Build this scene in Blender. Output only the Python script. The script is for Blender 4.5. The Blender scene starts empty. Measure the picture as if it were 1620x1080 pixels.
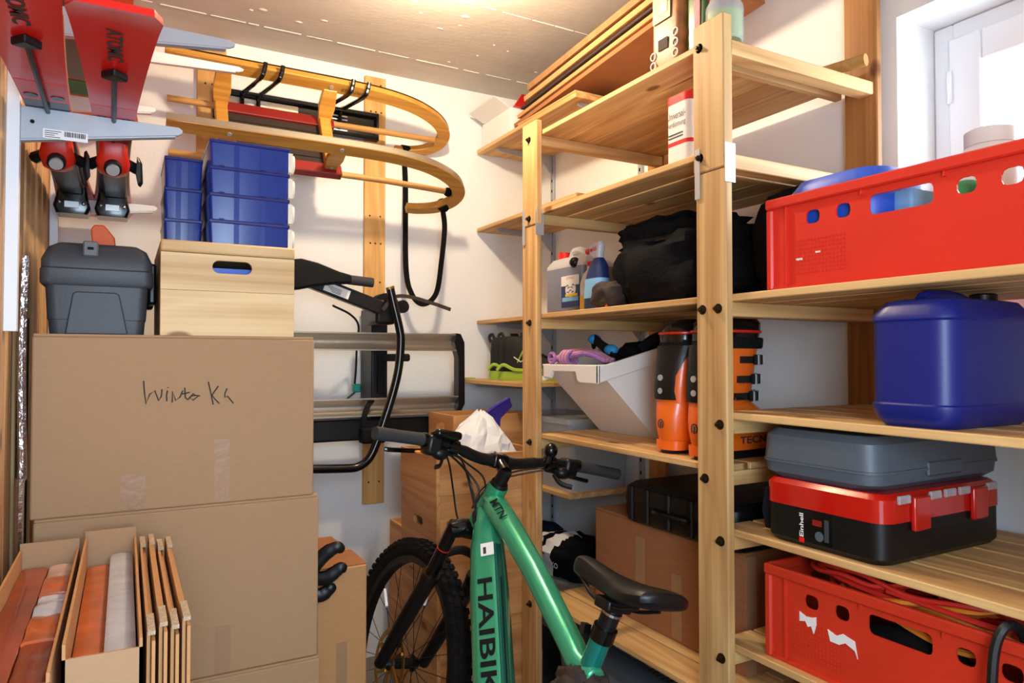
import bpy, bmesh, math, random
from mathutils import Matrix, Vector, noise
random.seed(7)
sc = bpy.context.scene
COL = sc.collection
T = Matrix.Translation
PI = math.pi

# ------------------------------------------------------------------ camera, world, light, exposure
cam = bpy.data.cameras.new('camera'); cam.sensor_width = 36.0; cam.lens = 1112.0 / 1620.0 * 36.0
cam.clip_start = 0.02
camo = bpy.data.objects.new('camera', cam); COL.objects.link(camo)
camo.location = (0, 0, 1.30)
camo.rotation_euler = (math.radians(90 + 1.31), 0, math.radians(-28.85))
sc.camera = camo
LAMP_POS = (0.86, 1.95, 2.452); LAMP_STRENGTH = 760.0; LAMP_COL = (1.0, 0.80, 0.55)
w = bpy.data.worlds.new('sky'); sc.world = w; w.use_nodes = True
w.node_tree.nodes['Background'].inputs[0].default_value = (0.80, 0.90, 1.0, 1)
w.node_tree.nodes['Background'].inputs[1].default_value = 2.5
al = bpy.data.lights.new('window_daylight', 'AREA'); al.shape = 'RECTANGLE'; al.size = 0.62; al.size_y = 0.70
al.energy = 34.0; al.color = (0.74, 0.87, 1.0)
alo = bpy.data.objects.new('window_daylight', al); COL.objects.link(alo)
alo.location = (2.16, 0.74, 1.90); alo.rotation_euler = (0, math.radians(90), 0)
fl = bpy.data.lights.new('flash_fill', 'AREA'); fl.shape = 'RECTANGLE'; fl.size = 0.50; fl.size_y = 0.70  # added fill lamp behind the camera, standing in for a flash
fl.energy = 28.0; fl.color = (0.60, 0.79, 1.0)
flo = bpy.data.objects.new('flash_fill', fl); COL.objects.link(flo)
flo.location = (0.08, -0.31, 1.42); flo.rotation_euler = (math.radians(90), 0, 0)
sc.view_settings.view_transform = 'Standard'; sc.view_settings.look = 'None'
sc.view_settings.gamma = 1.0; sc.view_settings.use_curve_mapping = False
sc.view_settings.exposure = 0.0

# ------------------------------------------------------------------ materials
def lin(c):
    return tuple((x / 12.92 if x <= .04045 else ((x + .055) / 1.055) ** 2.4) for x in [v / 255.0 for v in c])
def hx(r, g, b): return (*lin((r, g, b)), 1)
MATS = {}
def mat(name, col, rough=.5, metal=0, bump=0, bscale=60, var=0, vscale=8, emis=None, coat=0, trans=0, alpha=1, spec=.5, aniso=None):
    m = bpy.data.materials.new(name); m.use_nodes = True; MATS[name] = m
    n = m.node_tree.nodes; l = m.node_tree.links; p = n['Principled BSDF']
    p.inputs['Base Color'].default_value = col; p.inputs['Roughness'].default_value = rough
    p.inputs['Metallic'].default_value = metal
    p.inputs['Coat Weight'].default_value = coat
    p.inputs['Specular IOR Level'].default_value = spec
    p.inputs['Transmission Weight'].default_value = trans
    p.inputs['Alpha'].default_value = alpha
    if emis:
        p.inputs['Emission Color'].default_value = (*emis[0], 1); p.inputs['Emission Strength'].default_value = emis[1]
    if bump or var:
        tc = n.new('ShaderNodeTexCoord')
        src = tc.outputs['Object']
        if aniso:
            mp = n.new('ShaderNodeMapping'); mp.inputs['Scale'].default_value = aniso; l.new(src, mp.inputs[0]); src = mp.outputs[0]
    if var:
        nz = n.new('ShaderNodeTexNoise'); nz.inputs['Scale'].default_value = vscale; nz.inputs['Detail'].default_value = 4
        l.new(src, nz.inputs['Vector'])
        cr = n.new('ShaderNodeValToRGB'); e = cr.color_ramp.elements
        e[0].position = .3; e[1].position = .7
        e[0].color = tuple(c * (1 - var) for c in col[:3]) + (1,); e[1].color = tuple(min(1, c * (1 + var * .6)) for c in col[:3]) + (1,)
        l.new(nz.outputs[0], cr.inputs[0]); l.new(cr.outputs[0], p.inputs['Base Color'])
    if bump:
        nb = n.new('ShaderNodeTexNoise'); nb.inputs['Scale'].default_value = bscale; nb.inputs['Detail'].default_value = 4
        l.new(src, nb.inputs['Vector'])
        bp = n.new('ShaderNodeBump'); bp.inputs['Strength'].default_value = bump; bp.inputs['Distance'].default_value = .004
        l.new(nb.outputs[0], bp.inputs['Height']); l.new(bp.outputs[0], p.inputs['Normal'])
    return m
def wood(name, light, dark, axis, knot=True, rough=.55, across=22, fig=.9):
    m = bpy.data.materials.new(name); m.use_nodes = True; MATS[name] = m
    n = m.node_tree.nodes; l = m.node_tree.links; p = n['Principled BSDF']
    p.inputs['Roughness'].default_value = rough; p.inputs['Specular IOR Level'].default_value = .35
    tc = n.new('ShaderNodeTexCoord'); oi = n.new('ShaderNodeObjectInfo')
    mu = n.new('ShaderNodeMath'); mu.operation = 'MULTIPLY'; mu.inputs[1].default_value = 37.0; l.new(oi.outputs['Random'], mu.inputs[0])
    ad = n.new('ShaderNodeVectorMath'); ad.operation = 'ADD'; l.new(tc.outputs['Object'], ad.inputs[0]); l.new(mu.outputs[0], ad.inputs[1])
    def mp(al, ac):
        k = n.new('ShaderNodeMapping'); s = [ac, ac, ac]; s[axis] = al; k.inputs['Scale'].default_value = s
        l.new(ad.outputs[0], k.inputs[0]); return k.outputs[0]
    n1 = n.new('ShaderNodeTexNoise'); n1.inputs['Scale'].default_value = 1; n1.inputs['Detail'].default_value = 1.5; n1.inputs['Distortion'].default_value = .5
    l.new(mp(.9, across * .5), n1.inputs['Vector'])
    sn = n.new('ShaderNodeMath'); sn.operation = 'MULTIPLY'; sn.inputs[1].default_value = 9.0; l.new(n1.outputs[0], sn.inputs[0])
    fr = n.new('ShaderNodeMath'); fr.operation = 'PINGPONG'; fr.inputs[1].default_value = 1.0; l.new(sn.outputs[0], fr.inputs[0])
    n2 = n.new('ShaderNodeTexNoise'); n2.inputs['Scale'].default_value = 1; n2.inputs['Detail'].default_value = 3
    l.new(mp(2.0, across * 9), n2.inputs['Vector'])
    mx = n.new('ShaderNodeMath'); mx.operation = 'MULTIPLY_ADD'; mx.inputs[1].default_value = .45; l.new(fr.outputs[0], mx.inputs[0])
    m2 = n.new('ShaderNodeMath'); m2.operation = 'MULTIPLY'; m2.inputs[1].default_value = .55; l.new(n2.outputs[0], m2.inputs[0]); l.new(m2.outputs[0], mx.inputs[2])
    cr = n.new('ShaderNodeValToRGB'); e = cr.color_ramp.elements
    e[0].position = .15; e[0].color = light; e[1].position = .95
    e[1].color = tuple(light[i] * (1 - fig) + dark[i] * fig for i in range(3)) + (1,)
    l.new(mx.outputs[0], cr.inputs[0]); out = cr.outputs[0]
    # board to board tone
    hs = n.new('ShaderNodeHueSaturation'); mr = n.new('ShaderNodeMapRange'); mr.inputs[3].default_value = .86; mr.inputs[4].default_value = 1.1
    l.new(oi.outputs['Random'], mr.inputs[0]); l.new(mr.outputs[0], hs.inputs['Value']); l.new(out, hs.inputs['Color']); out = hs.outputs[0]
    if knot:
        vo = n.new('ShaderNodeTexVoronoi'); vo.inputs['Scale'].default_value = 1; vo.inputs['Randomness'].default_value = 1
        l.new(mp(4.2, 8.5), vo.inputs['Vector'])
        kr = n.new('ShaderNodeMapRange'); kr.inputs[1].default_value = .085; kr.inputs[2].default_value = .14; kr.inputs[3].default_value = .85; kr.inputs[4].default_value = 0
        l.new(vo.outputs['Distance'], kr.inputs[0])
        mc = n.new('ShaderNodeMix'); mc.data_type = 'RGBA'; l.new(kr.outputs[0], mc.inputs[0]); l.new(out, mc.inputs[6]); mc.inputs[7].default_value = (dark[0] * .45, dark[1] * .33, dark[2] * .25, 1)
        out = mc.outputs[2]
    l.new(out, p.inputs['Base Color'])
    bp = n.new('ShaderNodeBump'); bp.inputs['Strength'].default_value = .12; bp.inputs['Distance'].default_value = .002
    l.new(n2.outputs[0], bp.inputs['Height']); l.new(bp.outputs[0], p.inputs['Normal'])
    return m
PL, PD = hx(230, 190, 128), hx(164, 106, 52)
for i, a in enumerate('xyz'):
    wood('pine_' + a, PL, PD, i)
    wood('crate_' + a, hx(222, 168, 108), hx(164, 102, 52), i, across=16)
    wood('slat_' + a, hx(220, 176, 122), hx(160, 108, 62), i)
wood('lightpine_x', hx(234, 204, 152), hx(184, 134, 80), 0, across=14)
wood('lightpine_z', hx(236, 212, 172), hx(186, 140, 92), 2)
wood('batten_z', hx(222, 176, 108), hx(184, 132, 72), 2, knot=False)
wood('post_z', hx(196, 138, 78), hx(140, 86, 42), 2)
wood('ash_x', hx(216, 160, 72), hx(170, 110, 40), 0, knot=False, rough=.35, across=40)
wood('beech_x', hx(205, 155, 90), hx(170, 120, 60), 0, knot=False, rough=.5)
mat('plaster', hx(238, 238, 236), .9, bump=.25, bscale=45, var=.03, vscale=3)
mat('ceiling_paint', hx(206, 196, 184), .9, bump=.35, bscale=30, var=.05, vscale=5, aniso=(1, 3, 1))
mat('seam_paint', hx(240, 236, 226), .8)
mat('concrete', hx(120, 118, 114), .9, bump=.3, var=.15)
mat('cardboard', hx(174, 137, 100), .85, bump=.10, bscale=220, var=.03, vscale=30, aniso=(1, 1, 5))
mat('cardboard_warm', hx(190, 138, 88), .85, bump=.12, bscale=180, var=.04, vscale=24, aniso=(1, 1, 4))
mat('cardboard_dark', hx(160, 104, 62), .85, bump=.1, bscale=160, var=.08, vscale=16, aniso=(1, 1, 6))
mat('cardboard_edge', hx(190, 165, 135), .95, bump=.9, bscale=300, var=.2, vscale=200)
mat('tape', hx(166, 126, 90), .38, spec=.4, bump=.35, bscale=50)
mat('ink', hx(52, 48, 46), .7)
mat('black_plastic', hx(15, 15, 16), .38, spec=.35)
mat('black_matte', hx(14, 14, 15), .75, bump=.15, bscale=120, spec=.2)
mat('black_gloss', hx(9, 9, 10), .2, coat=.15, spec=.4)
mat('rubber', hx(24, 22, 20), .85, spec=.15, bump=.35, bscale=160, var=.25, vscale=40)
mat('grip_rubber', hx(44, 44, 46), .75)
mat('toolbox_grey', hx(58, 61, 66), .5, bump=.12, bscale=260)
mat('toolbox_latch', hx(92, 92, 92), .5)
mat('steel', hx(190, 192, 194), .32, metal=1, bump=.05, bscale=80)
mat('zinc', hx(205, 208, 210), .38, metal=.6)
mat('bolt_dark', hx(70, 58, 44), .35, metal=.9)
mat('bracket_grey', hx(170, 176, 182), .42, metal=.25)
mat('white_metal', hx(228, 230, 232), .4)
mat('aluminium', hx(196, 188, 172), .36, metal=.9, bump=.08, bscale=40, aniso=(1, 30, 30))
mat('brass_gold', hx(190, 150, 80), .3, metal=.9)
mat('blue_box', hx(20, 52, 142), .25, spec=.4, trans=.15)
mat('blue_box_rib', hx(18, 28, 104), .25)
mat('blue_jug', hx(12, 28, 112), .4, bump=.06, bscale=90)
mat('blue_item', hx(40, 86, 200), .4)
mat('red_crate', hx(214, 44, 28), .42, bump=.05, bscale=60, var=.06, vscale=6)
mat('red_crate_low', hx(206, 52, 28), .42, bump=.05, bscale=60, var=.06, vscale=6)
mat('paper_white', hx(232, 230, 226), .85, bump=.2, bscale=40)
mat('white_plastic', hx(232, 226, 218), .4)
mat('cream_plastic', hx(232, 222, 200), .4)
mat('ski_red', hx(208, 26, 18), .3, coat=.15, spec=.3)
mat('ski_dark', hx(40, 34, 40), .3)
mat('ski_edge', hx(220, 170, 130), .3, metal=.4)
mat('binding_red', hx(206, 38, 18), .35)
mat('orange_plastic', hx(240, 96, 16), .4, spec=.3)
mat('boot_orange', hx(236, 104, 22), .32, coat=.25, var=.05, vscale=12)
mat('green', hx(36, 130, 66), .5)
mat('yellow', hx(236, 190, 40), .5)
mat('lime', hx(160, 196, 70), .6)
mat('teal', hx(0, 150, 130), .4)
mat('seat_red', hx(132, 26, 20), .4)
mat('seat_cloth', hx(46, 34, 26), .85, bump=.3, bscale=200)
mat('webbing', hx(16, 15, 17), .85, bump=.5, bscale=300, spec=.1)
mat('bike_green', hx(58, 168, 126), .24, metal=.4, coat=.6)
mat('bike_dark_green', hx(18, 100, 82), .24, metal=.4, coat=.6)
mat('bike_teal', hx(16, 140, 126), .25, metal=.5, coat=.6)
mat('reflector', hx(250, 250, 252), .3)
mat('grey_case', hx(78, 88, 98), .45, bump=.12, bscale=150)
mat('red_trans', hx(188, 22, 14), .14, coat=.5)
mat('navy', hx(22, 28, 50), .7, bump=.2, spec=.2)
mat('black_fabric', hx(13, 13, 16), .85, bump=.6, bscale=90, var=.3, vscale=15, spec=.12)
mat('brown_fabric', hx(48, 34, 28), .8, bump=.3, bscale=90)
mat('jerry', hx(206, 204, 206), .35, trans=.15)
mat('jerry_fluid', hx(128, 130, 146), .3)
mat('label_navy', hx(24, 46, 96), .5)
mat('label_sky', hx(120, 176, 222), .5)
mat('red', hx(216, 30, 24), .4)
mat('bag_orange', hx(156, 96, 50), .45, var=.45, vscale=26)
mat('bag_green', hx(52, 92, 46), .3, var=.4, vscale=18)
mat('bag_cream', hx(160, 138, 84), .5, var=.3, vscale=50)
mat('lavender', hx(164, 112, 170), .8, bump=.5, bscale=250, var=.3, vscale=40)
mat('pink', hx(212, 146, 150), .85, var=.2, vscale=60)
mat('cyan', hx(30, 140, 196), .7)
mat('foil', hx(200, 200, 205), .2, metal=1, bump=.9, bscale=60)
mat('copper', hx(196, 92, 40), .3, var=.35, vscale=16, bump=.3, bscale=14, coat=.4)
mat('copper_dark', hx(146, 54, 30), .3, var=.35, vscale=12, bump=.2, bscale=14, coat=.4)
mat('clear_pack', hx(200, 200, 206), .2, bump=.5, bscale=30, coat=.4, var=.12, vscale=20)
mat('pack_pink', hx(214, 176, 158), .25, bump=.5, bscale=24, coat=.4, var=.15, vscale=20)
mat('cable_red', hx(190, 34, 26), .5)
mat('cable_orange', hx(222, 130, 40), .5)
mat('cable_black', hx(18, 18, 20), .45)
mat('purple', hx(52, 34, 130), .45)
mat('mdf_grey', hx(140, 136, 128), .8, var=.08)
mat('sheet_brown', hx(150, 108, 66), .8, var=.25, vscale=6, aniso=(1, 4, 1))
mat('shoe_black', hx(22, 24, 22), .75, bump=.3, bscale=120)
mat('window_white', hx(236, 238, 240), .4)
mat('lamp_glass', (1, .95, .85, 1), .4, emis=(LAMP_COL, LAMP_STRENGTH))
def clear(name, tint, mix):
    m = bpy.data.materials.new(name); m.use_nodes = True; MATS[name] = m
    n = m.node_tree.nodes; l = m.node_tree.links; n.clear()
    o = n.new('ShaderNodeOutputMaterial'); t = n.new('ShaderNodeBsdfTransparent'); t.inputs[0].default_value = tint
    g = n.new('ShaderNodeBsdfPrincipled'); g.inputs['Base Color'].default_value = tint; g.inputs['Roughness'].default_value = .12
    x = n.new('ShaderNodeMixShader'); x.inputs[0].default_value = mix
    l.new(t.outputs[0], x.inputs[1]); l.new(g.outputs[0], x.inputs[2]); l.new(x.outputs[0], o.inputs[0]); return m
clear('glass', (.97, .98, 1, 1), .08)
clear('clear_plastic', (.80, .82, .84, 1), .35)
clear('smoke_plastic', (.34, .40, .48, 1), .55)

# ------------------------------------------------------------------ mesh helpers
WM = {}          # world matrix of each object
CF = Matrix.Identity(4)   # frame in which meshes are described
def frame(M=None):
    global CF
    CF = M if M is not None else Matrix.Identity(4)
class MB:
    def __init__(s): s.v = []; s.f = []
    def add(s, vs, fs):
        b = len(s.v); s.v += [tuple(x) for x in vs]; s.f += [[i + b for i in f] for f in fs]; return s
    def box(s, x0, x1, y0, y1, z0, z1):
        return s.add([(x0, y0, z0), (x1, y0, z0), (x1, y1, z0), (x0, y1, z0), (x0, y0, z1), (x1, y0, z1), (x1, y1, z1), (x0, y1, z1)],
                     [(0, 3, 2, 1), (4, 5, 6, 7), (0, 1, 5, 4), (1, 2, 6, 5), (2, 3, 7, 6), (3, 0, 4, 7)])
    def obox(s, c, h, M):
        c = Vector(c); vs = [c + M @ Vector((sx * h[0], sy * h[1], sz * h[2])) for sz in (-1, 1) for sx, sy in ((-1, -1), (1, -1), (1, 1), (-1, 1))]
        return s.add(vs, [(0, 3, 2, 1), (4, 5, 6, 7), (0, 1, 5, 4), (1, 2, 6, 5), (2, 3, 7, 6), (3, 0, 4, 7)])
    def loft(s, rings, cap=True, closed=False):
        n = len(rings[0]); vs = [p for r in rings for p in r]; fs = []
        m = len(rings)
        for i in range(m if closed else m - 1):
            a, b = i * n, ((i + 1) % m) * n
            for j in range(n): fs.append((a + j, a + (j + 1) % n, b + (j + 1) % n, b + j))
        if cap and not closed:
            fs.append(tuple(range(n))[::-1]); fs.append(tuple((m - 1) * n + j for j in range(n)))
        return s.add(vs, fs)
    def tube(s, pts, r, n=8, cap=True, closed=False, flat=None, up=None):
        pts = [Vector(p) for p in pts]; m = len(pts); rings = []; nrm = None
        for i, p in enumerate(pts):
            if closed: t = pts[(i + 1) % m] - pts[i - 1]
            else: t = pts[min(i + 1, m - 1)] - pts[max(i - 1, 0)]
            t.normalize()
            if nrm is None:
                a = Vector(up) if up else (Vector((0, 0, 1)) if abs(t.z) < .9 else Vector((1, 0, 0)))
                nrm = (a - t * a.dot(t)).normalized()
            else: nrm = (nrm - t * nrm.dot(t)).normalized()
            b = t.cross(nrm); rr = r[i] if isinstance(r, (list, tuple)) else r
            fa = flat or 1
            if n == 4: rings.append([p + nrm * rr * sx + b * rr * fa * sy for sx, sy in ((1, 1), (-1, 1), (-1, -1), (1, -1))])
            else: rings.append([p + (nrm * math.cos(2 * PI * j / n) + b * fa * math.sin(2 * PI * j / n)) * rr for j in range(n)])
        return s.loft(rings, cap, closed)
    def cyl(s, a, b, r, r2=None, n=16): return s.tube([a, b], [r, r if r2 is None else r2], n)
    def lathe(s, prof, n=24, M=None):
        M = M or Matrix.Identity(4)
        return s.loft([[M @ Vector((r * math.cos(2 * PI * j / n), r * math.sin(2 * PI * j / n), z)) for j in range(n)] for r, z in prof])
    def prism(s, poly, a, b, fn):
        n = len(poly); vs = [fn(u, v, a) for u, v in poly] + [fn(u, v, b) for u, v in poly]
        return s.add(vs, [tuple(range(n)), tuple(range(2 * n - 1, n - 1, -1))] + [(j, (j + 1) % n, n + (j + 1) % n, n + j)[::-1] for j in range(n)])
    def ball(s, c, r, n=16, m=10):
        r = r if isinstance(r, (list, tuple)) else (r, r, r)
        return s.loft([[(c[0] + r[0] * math.sin(PI * i / m) * math.cos(2 * PI * j / n), c[1] + r[1] * math.sin(PI * i / m) * math.sin(2 * PI * j / n), c[2] - r[2] * math.cos(PI * i / m)) for j in range(n)] for i in [.06] + list(range(1, m)) + [m - .06]])
    def blob(s, c, r, seed=0, amp=.15, fr=2.0, n=36, m=22, flatz=None, p=1.0):
        rings = []
        for i in [.05] + list(range(1, m)) + [m - .05]:
            ring = []
            for j in range(n):
                a, b = PI * i / m, 2 * PI * j / n
                d = Vector((math.sin(a) * math.cos(b), math.sin(a) * math.sin(b), -math.cos(a)))
                q = Vector([math.copysign(abs(k) ** p, k) for k in d])
                k = 1 + amp * noise.noise(d * fr + Vector((seed, seed * 1.7, 0))) + amp * .5 * noise.noise(d * fr * 2.7 + Vector((0, seed, 3)))
                # creases
                k -= amp * .6 * abs(noise.noise(d * fr * 1.6 + Vector((seed * 2.1, 5, seed))))
                P = [c[0] + r[0] * q.x * k, c[1] + r[1] * q.y * k, c[2] + r[2] * q.z * k]
                if flatz is not None: P[2] = max(P[2], flatz)
                ring.append(P)
            rings.append(ring)
        return s.loft(rings)
def rrect(cx, cy, hx_, hy, r, z, n=5):
    out = []
    for qx, qy, a0 in ((1, 1, 0), (-1, 1, 90), (-1, -1, 180), (1, -1, 270)):
        for i in range(n + 1):
            a = math.radians(a0 + 90 * i / n)
            out.append((cx + qx * (hx_ - r) + r * math.cos(a), cy + qy * (hy - r) + r * math.sin(a), z))
    return out
def B(name, mb, m, root=None, smooth=False, bevel=0, seg=1, label=None, sub=0, kind=None, ang=35):
    me = bpy.data.meshes.new(name)
    xs = list(zip(*mb.v)); c = Vector([(min(a) + max(a)) / 2 for a in xs])
    me.from_pydata([Vector(v) - c for v in mb.v], [], mb.f)
    bm = bmesh.new(); bm.from_mesh(me); bmesh.ops.recalc_face_normals(bm, faces=bm.faces); bm.to_mesh(me); bm.free()
    me.materials.append(MATS[m])
    if smooth:
        for p in me.polygons: p.use_smooth = True
        me.set_sharp_from_angle(angle=math.radians(ang))
    o = bpy.data.objects.new(name, me); COL.objects.link(o)
    place(o, CF @ T(c), root)
    if bevel:
        md = o.modifiers.new('bevel', 'BEVEL'); md.width = bevel; md.segments = seg; md.limit_method = 'ANGLE'; md.angle_limit = math.radians(40)
        if seg > 1:
            for p in me.polygons: p.use_smooth = True
            me.set_sharp_from_angle(angle=math.radians(50))
    if sub:
        md = o.modifiers.new('sub', 'SUBSURF'); md.levels = sub; md.render_levels = sub
    if label: o['label'] = label
    if kind: o['kind'] = kind
    return o
def place(o, W, root=None):
    if root is not None:
        o.parent = root; o.matrix_parent_inverse = Matrix.Identity(4); o.matrix_basis = WM[root].inverted() @ W
    else: o.matrix_basis = W
    WM[o] = W
def tag(o, label, cat, group=None):
    o['label'] = label; o['category'] = cat
    if group: o['group'] = group
    return o
def thing(name, label, cat, loc=(0, 0, 0), group=None, M=None):
    o = bpy.data.objects.new(name, None); o.empty_display_size = .05; COL.objects.link(o)
    place(o, M if M is not None else CF @ T(Vector(loc)))
    return tag(o, label, cat, group)
def struct(o): o['kind'] = 'structure'; return o
def box(name, d, m, root=None, bevel=0, **k): return B(name, MB().box(*d), m, root, bevel=bevel, **k)
def text(name, s, h, org, xd, yd, m, root, width=None, off=.0008, label=None, bold=0, depth=.0006):
    cu = bpy.data.curves.new('t', 'FONT'); cu.body = s; cu.size = 1; cu.extrude = 0; cu.offset = bold; cu.resolution_u = 3
    ob = bpy.data.objects.new('t', cu); COL.objects.link(ob)
    dg = bpy.context.evaluated_depsgraph_get(); me = bpy.data.meshes.new_from_object(ob.evaluated_get(dg))
    bpy.data.objects.remove(ob); bpy.data.curves.remove(cu)
    V = [v.co.copy() for v in me.vertices]; F = [list(p.vertices) for p in me.polygons]; bpy.data.meshes.remove(me)
    x0, x1 = min(v.x for v in V), max(v.x for v in V); y0, y1 = min(v.y for v in V), max(v.y for v in V)
    sy = h / (y1 - y0); sx = (width / (x1 - x0)) if width else sy
    xd = Vector(xd).normalized(); yd = Vector(yd).normalized(); nn = xd.cross(yd).normalized(); org = Vector(org)
    mb = MB(); mb.v = [tuple(org + xd * (v.x - x0) * sx + yd * (v.y - y0) * sy + nn * off) for v in V]; mb.f = F
    o = B(name, mb, m, root); o['label'] = label or ('"%s" lettering' % s); return o
def bez(P, n=8):
    # Catmull-Rom through the points
    P = [Vector(p) for p in P]; Q = [P[0] * 2 - P[1]] + P + [P[-1] * 2 - P[-2]]; out = []
    for i in range(1, len(Q) - 2):
        for k in range(n):
            t = k / n; a, b, c, d = Q[i - 1], Q[i], Q[i + 1], Q[i + 2]
            out.append(.5 * ((2 * b) + (c - a) * t + (2 * a - 5 * b + 4 * c - d) * t * t + (3 * b - a - 3 * c + d) * t ** 3))
    out.append(P[-1]); return out
# ------------------------------------------------------------------ room shell
XL, XR, YB, YF, ZC = -0.21, 1.80, 3.0, -0.18, 2.567
struct(box('floor', (-.30, 2.15, YF - .1, YB + .1, -.08, 0), 'concrete'))
ceil = struct(box('ceiling', (-.30, 2.15, YF - .1, YB + .1, ZC, ZC + .1), 'ceiling_paint'))
k = 0
for y in (2.79, 2.25, 1.71, 1.17, .63, .09):
    mb = MB(); x = XL
    rnd = random.Random(int(y * 100))
    while x < XR - .02:      # broken formwork ridge
        L = rnd.uniform(.03, .16); x1 = min(XR, x + L)
        hgt = rnd.uniform(.0015, .0032)
        mb.tube([(x, y + rnd.uniform(-.001, .001), ZC), (x1, y + rnd.uniform(-.001, .001), ZC)], hgt, 6)
        x = x1 + rnd.uniform(0, .035)
    B('seam', mb, 'seam_paint', ceil)
blm = MB(); rnd = random.Random(5)
for i in range(34):
    bx, by = rnd.uniform(.1, 1.7), rnd.uniform(1.2, 2.75); a = rnd.uniform(.006, .022)
    blm.ball((bx, by, ZC), (a, a * rnd.uniform(.3, .7), .0025), 8, 4)
B('paint_blister', blm, 'seam_paint', ceil, kind='stuff', smooth=True)
struct(box('wall_back', (-.30, 2.15, YB, YB + .15, 0, ZC), 'plaster'))
struct(B('wall_front', MB().box(-.30, -.19, YF - .12, YF, 0, ZC).box(.69, 2.15, YF - .12, YF, 0, ZC).box(-.19, .69, YF - .12, YF, 2.04, ZC), 'plaster'))  # rear wall, its doorway opening added to let the fill lamp shine in
struct(B('trim_1', MB().box(-.20, -.19, YF - .12, YF + .012, 0, 2.09).box(.69, .74, YF - .12, YF + .012, 0, 2.09).box(-.19, .69, YF - .12, YF + .012, 2.04, 2.09), 'window_white'))
mb = MB()
mb.box(XR, 2.15, 1.134, YB, 0, ZC).box(XR, 2.15, YF, .35, 0, ZC).box(XR, 2.15, .35, 1.134, 0, 1.55).box(XR, 2.15, .35, 1.134, 2.21, ZC)
struct(B('wall_right', mb, 'plaster'))
wl = struct(box('wall_left', (-.30, -.238, YF, YB, 0, ZC), 'mdf_grey'))
y = YF + .02; i = 0
while y < YB - .05:
    wd = .094; y1 = min(y + wd, YB - .002)
    box('slat', (-.238, XL - (0 if i % 3 else .003), y, y1, 0, ZC - .004), 'slat_z', wl, bevel=.003)
    y += .128; i += 1
# window
wn = struct(thing('window_1', 'white framed cellar window in a deep plastered reveal', 'window', (1.97, .742, 1.55))); del wn['category']
x0, x1, y0, y1, z0, z1 = 1.965, 2.03, .352, 1.132, 1.552, 2.208
mb = MB().box(x0, x1, y0, y0 + .05, z0, z1).box(x0, x1, y1 - .05, y1, z0, z1).box(x0, x1, y0 + .05, y1 - .05, z0, z0 + .05).box(x0, x1, y0 + .05, y1 - .05, z1 - .05, z1)
B('window_frame', mb, 'window_white', wn, bevel=.004)
a0, a1, b0, b1 = y0 + .045, y1 - .045, z0 + .045, z1 - .045; s = .085; xs = x0 - .014
mb = MB().box(xs, x1 - .02, a0, a0 + s, b0, b1).box(xs, x1 - .02, a1 - s, a1, b0, b1).box(xs, x1 - .02, a0 + s, a1 - s, b0, b0 + s).box(xs, x1 - .02, a0 + s, a1 - s, b1 - s, b1)
sash = B('sash', mb, 'window_white', wn, bevel=.006, seg=2)
box('pane', (1.985, 1.991, a0 + s, a1 - s, b0 + s, b1 - s), 'glass', sash)
hg = MB().box(xs - .008, xs, 1.075, 1.087, 1.985, 2.075)
B('hinge_cover', hg, 'window_white', sash, bevel=.002)

# ------------------------------------------------------------------ ceiling lamps
lm = thing('ceiling_lamp', 'round bulb lamp on the ceiling above the bike', 'lamp', (LAMP_POS[0], LAMP_POS[1], ZC))
B('lamp_base', MB().lathe([(.045, ZC - .03), (.05, ZC - .002), (.05, ZC)], 24, T((LAMP_POS[0], LAMP_POS[1], 0))), 'white_plastic', lm, smooth=True)
B('socket', MB().cyl((LAMP_POS[0], LAMP_POS[1], ZC - .03), (LAMP_POS[0], LAMP_POS[1], LAMP_POS[2] + .035), .02), 'white_plastic', lm, smooth=True)
B('bulb', MB().ball(LAMP_POS, .04, 20, 12), 'lamp_glass', lm, smooth=True)
# ------------------------------------------------------------------ big pine shelf unit
su = thing('shelf_unit', 'tall open pine shelf unit with bolted posts along the right wall', 'shelf', (1.48, 1.2, 0))
FR = [(2.010, 2.105), (1.165, 1.262), (.320, .417)]
PX0, PX1, RX0, RX1 = 1.200, 1.222, 1.750, 1.772
for i, (a, b) in enumerate(FR):
    jz = (1.745, 1.738, 1.745)[i]
    box('post', (PX0, PX1, a, b, 0, jz), 'pine_z', su, bevel=.003)
    box('post', (PX0 - .002, PX1 - .002 + (.008 if i == 1 else 0), a + (-.004 if i == 0 else .003), b + (-.004 if i == 0 else .006), jz + .0015, 2.098), 'pine_z', su, bevel=.003)
    box('post', (RX0, RX1, a - .006, b - .006, 0, 2.56 if i == 1 else 2.09), 'post_z', su, bevel=.003)
    # joining plates
    box('joint_plate', (PX0 - .0045, PX0 - .0025, b - .018 if i else a + .07, b - .002 if i else a + .086, jz - .06, jz + .06), 'zinc', su)
    box('joint_plate', (PX0 - .004, PX1 + .006, a - .003, a - .0005, jz - .035, jz + .055), 'zinc', su)
BAY1 = [2.050, 1.783, 1.431, 1.030, .485]
BAY2 = [1.430, 1.158, .892, .632, .33]
TH = .0165
NB = 5; GAP = .0085; WD = (RX0 - .002 - PX1 - GAP * (NB - 1)) / NB
def shelf(z, ya, yb):
    for n in range(NB):
        xa = PX1 + .0005 + n * (WD + GAP)
        box('shelf_board', (xa, xa + WD, ya + random.uniform(0, .003), yb, z, z + TH), 'pine_y', su, bevel=.002)
for z in BAY1: shelf(z, 1.2630 if z > 1.5 else 1.2158, 2.047)
for z in BAY2: shelf(z, .372, 1.2135)
def rail(z, ya, yb, h=.034): box('rail', (PX1, RX0, ya, yb, z - h, z), 'pine_x', su, bevel=.002)
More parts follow.
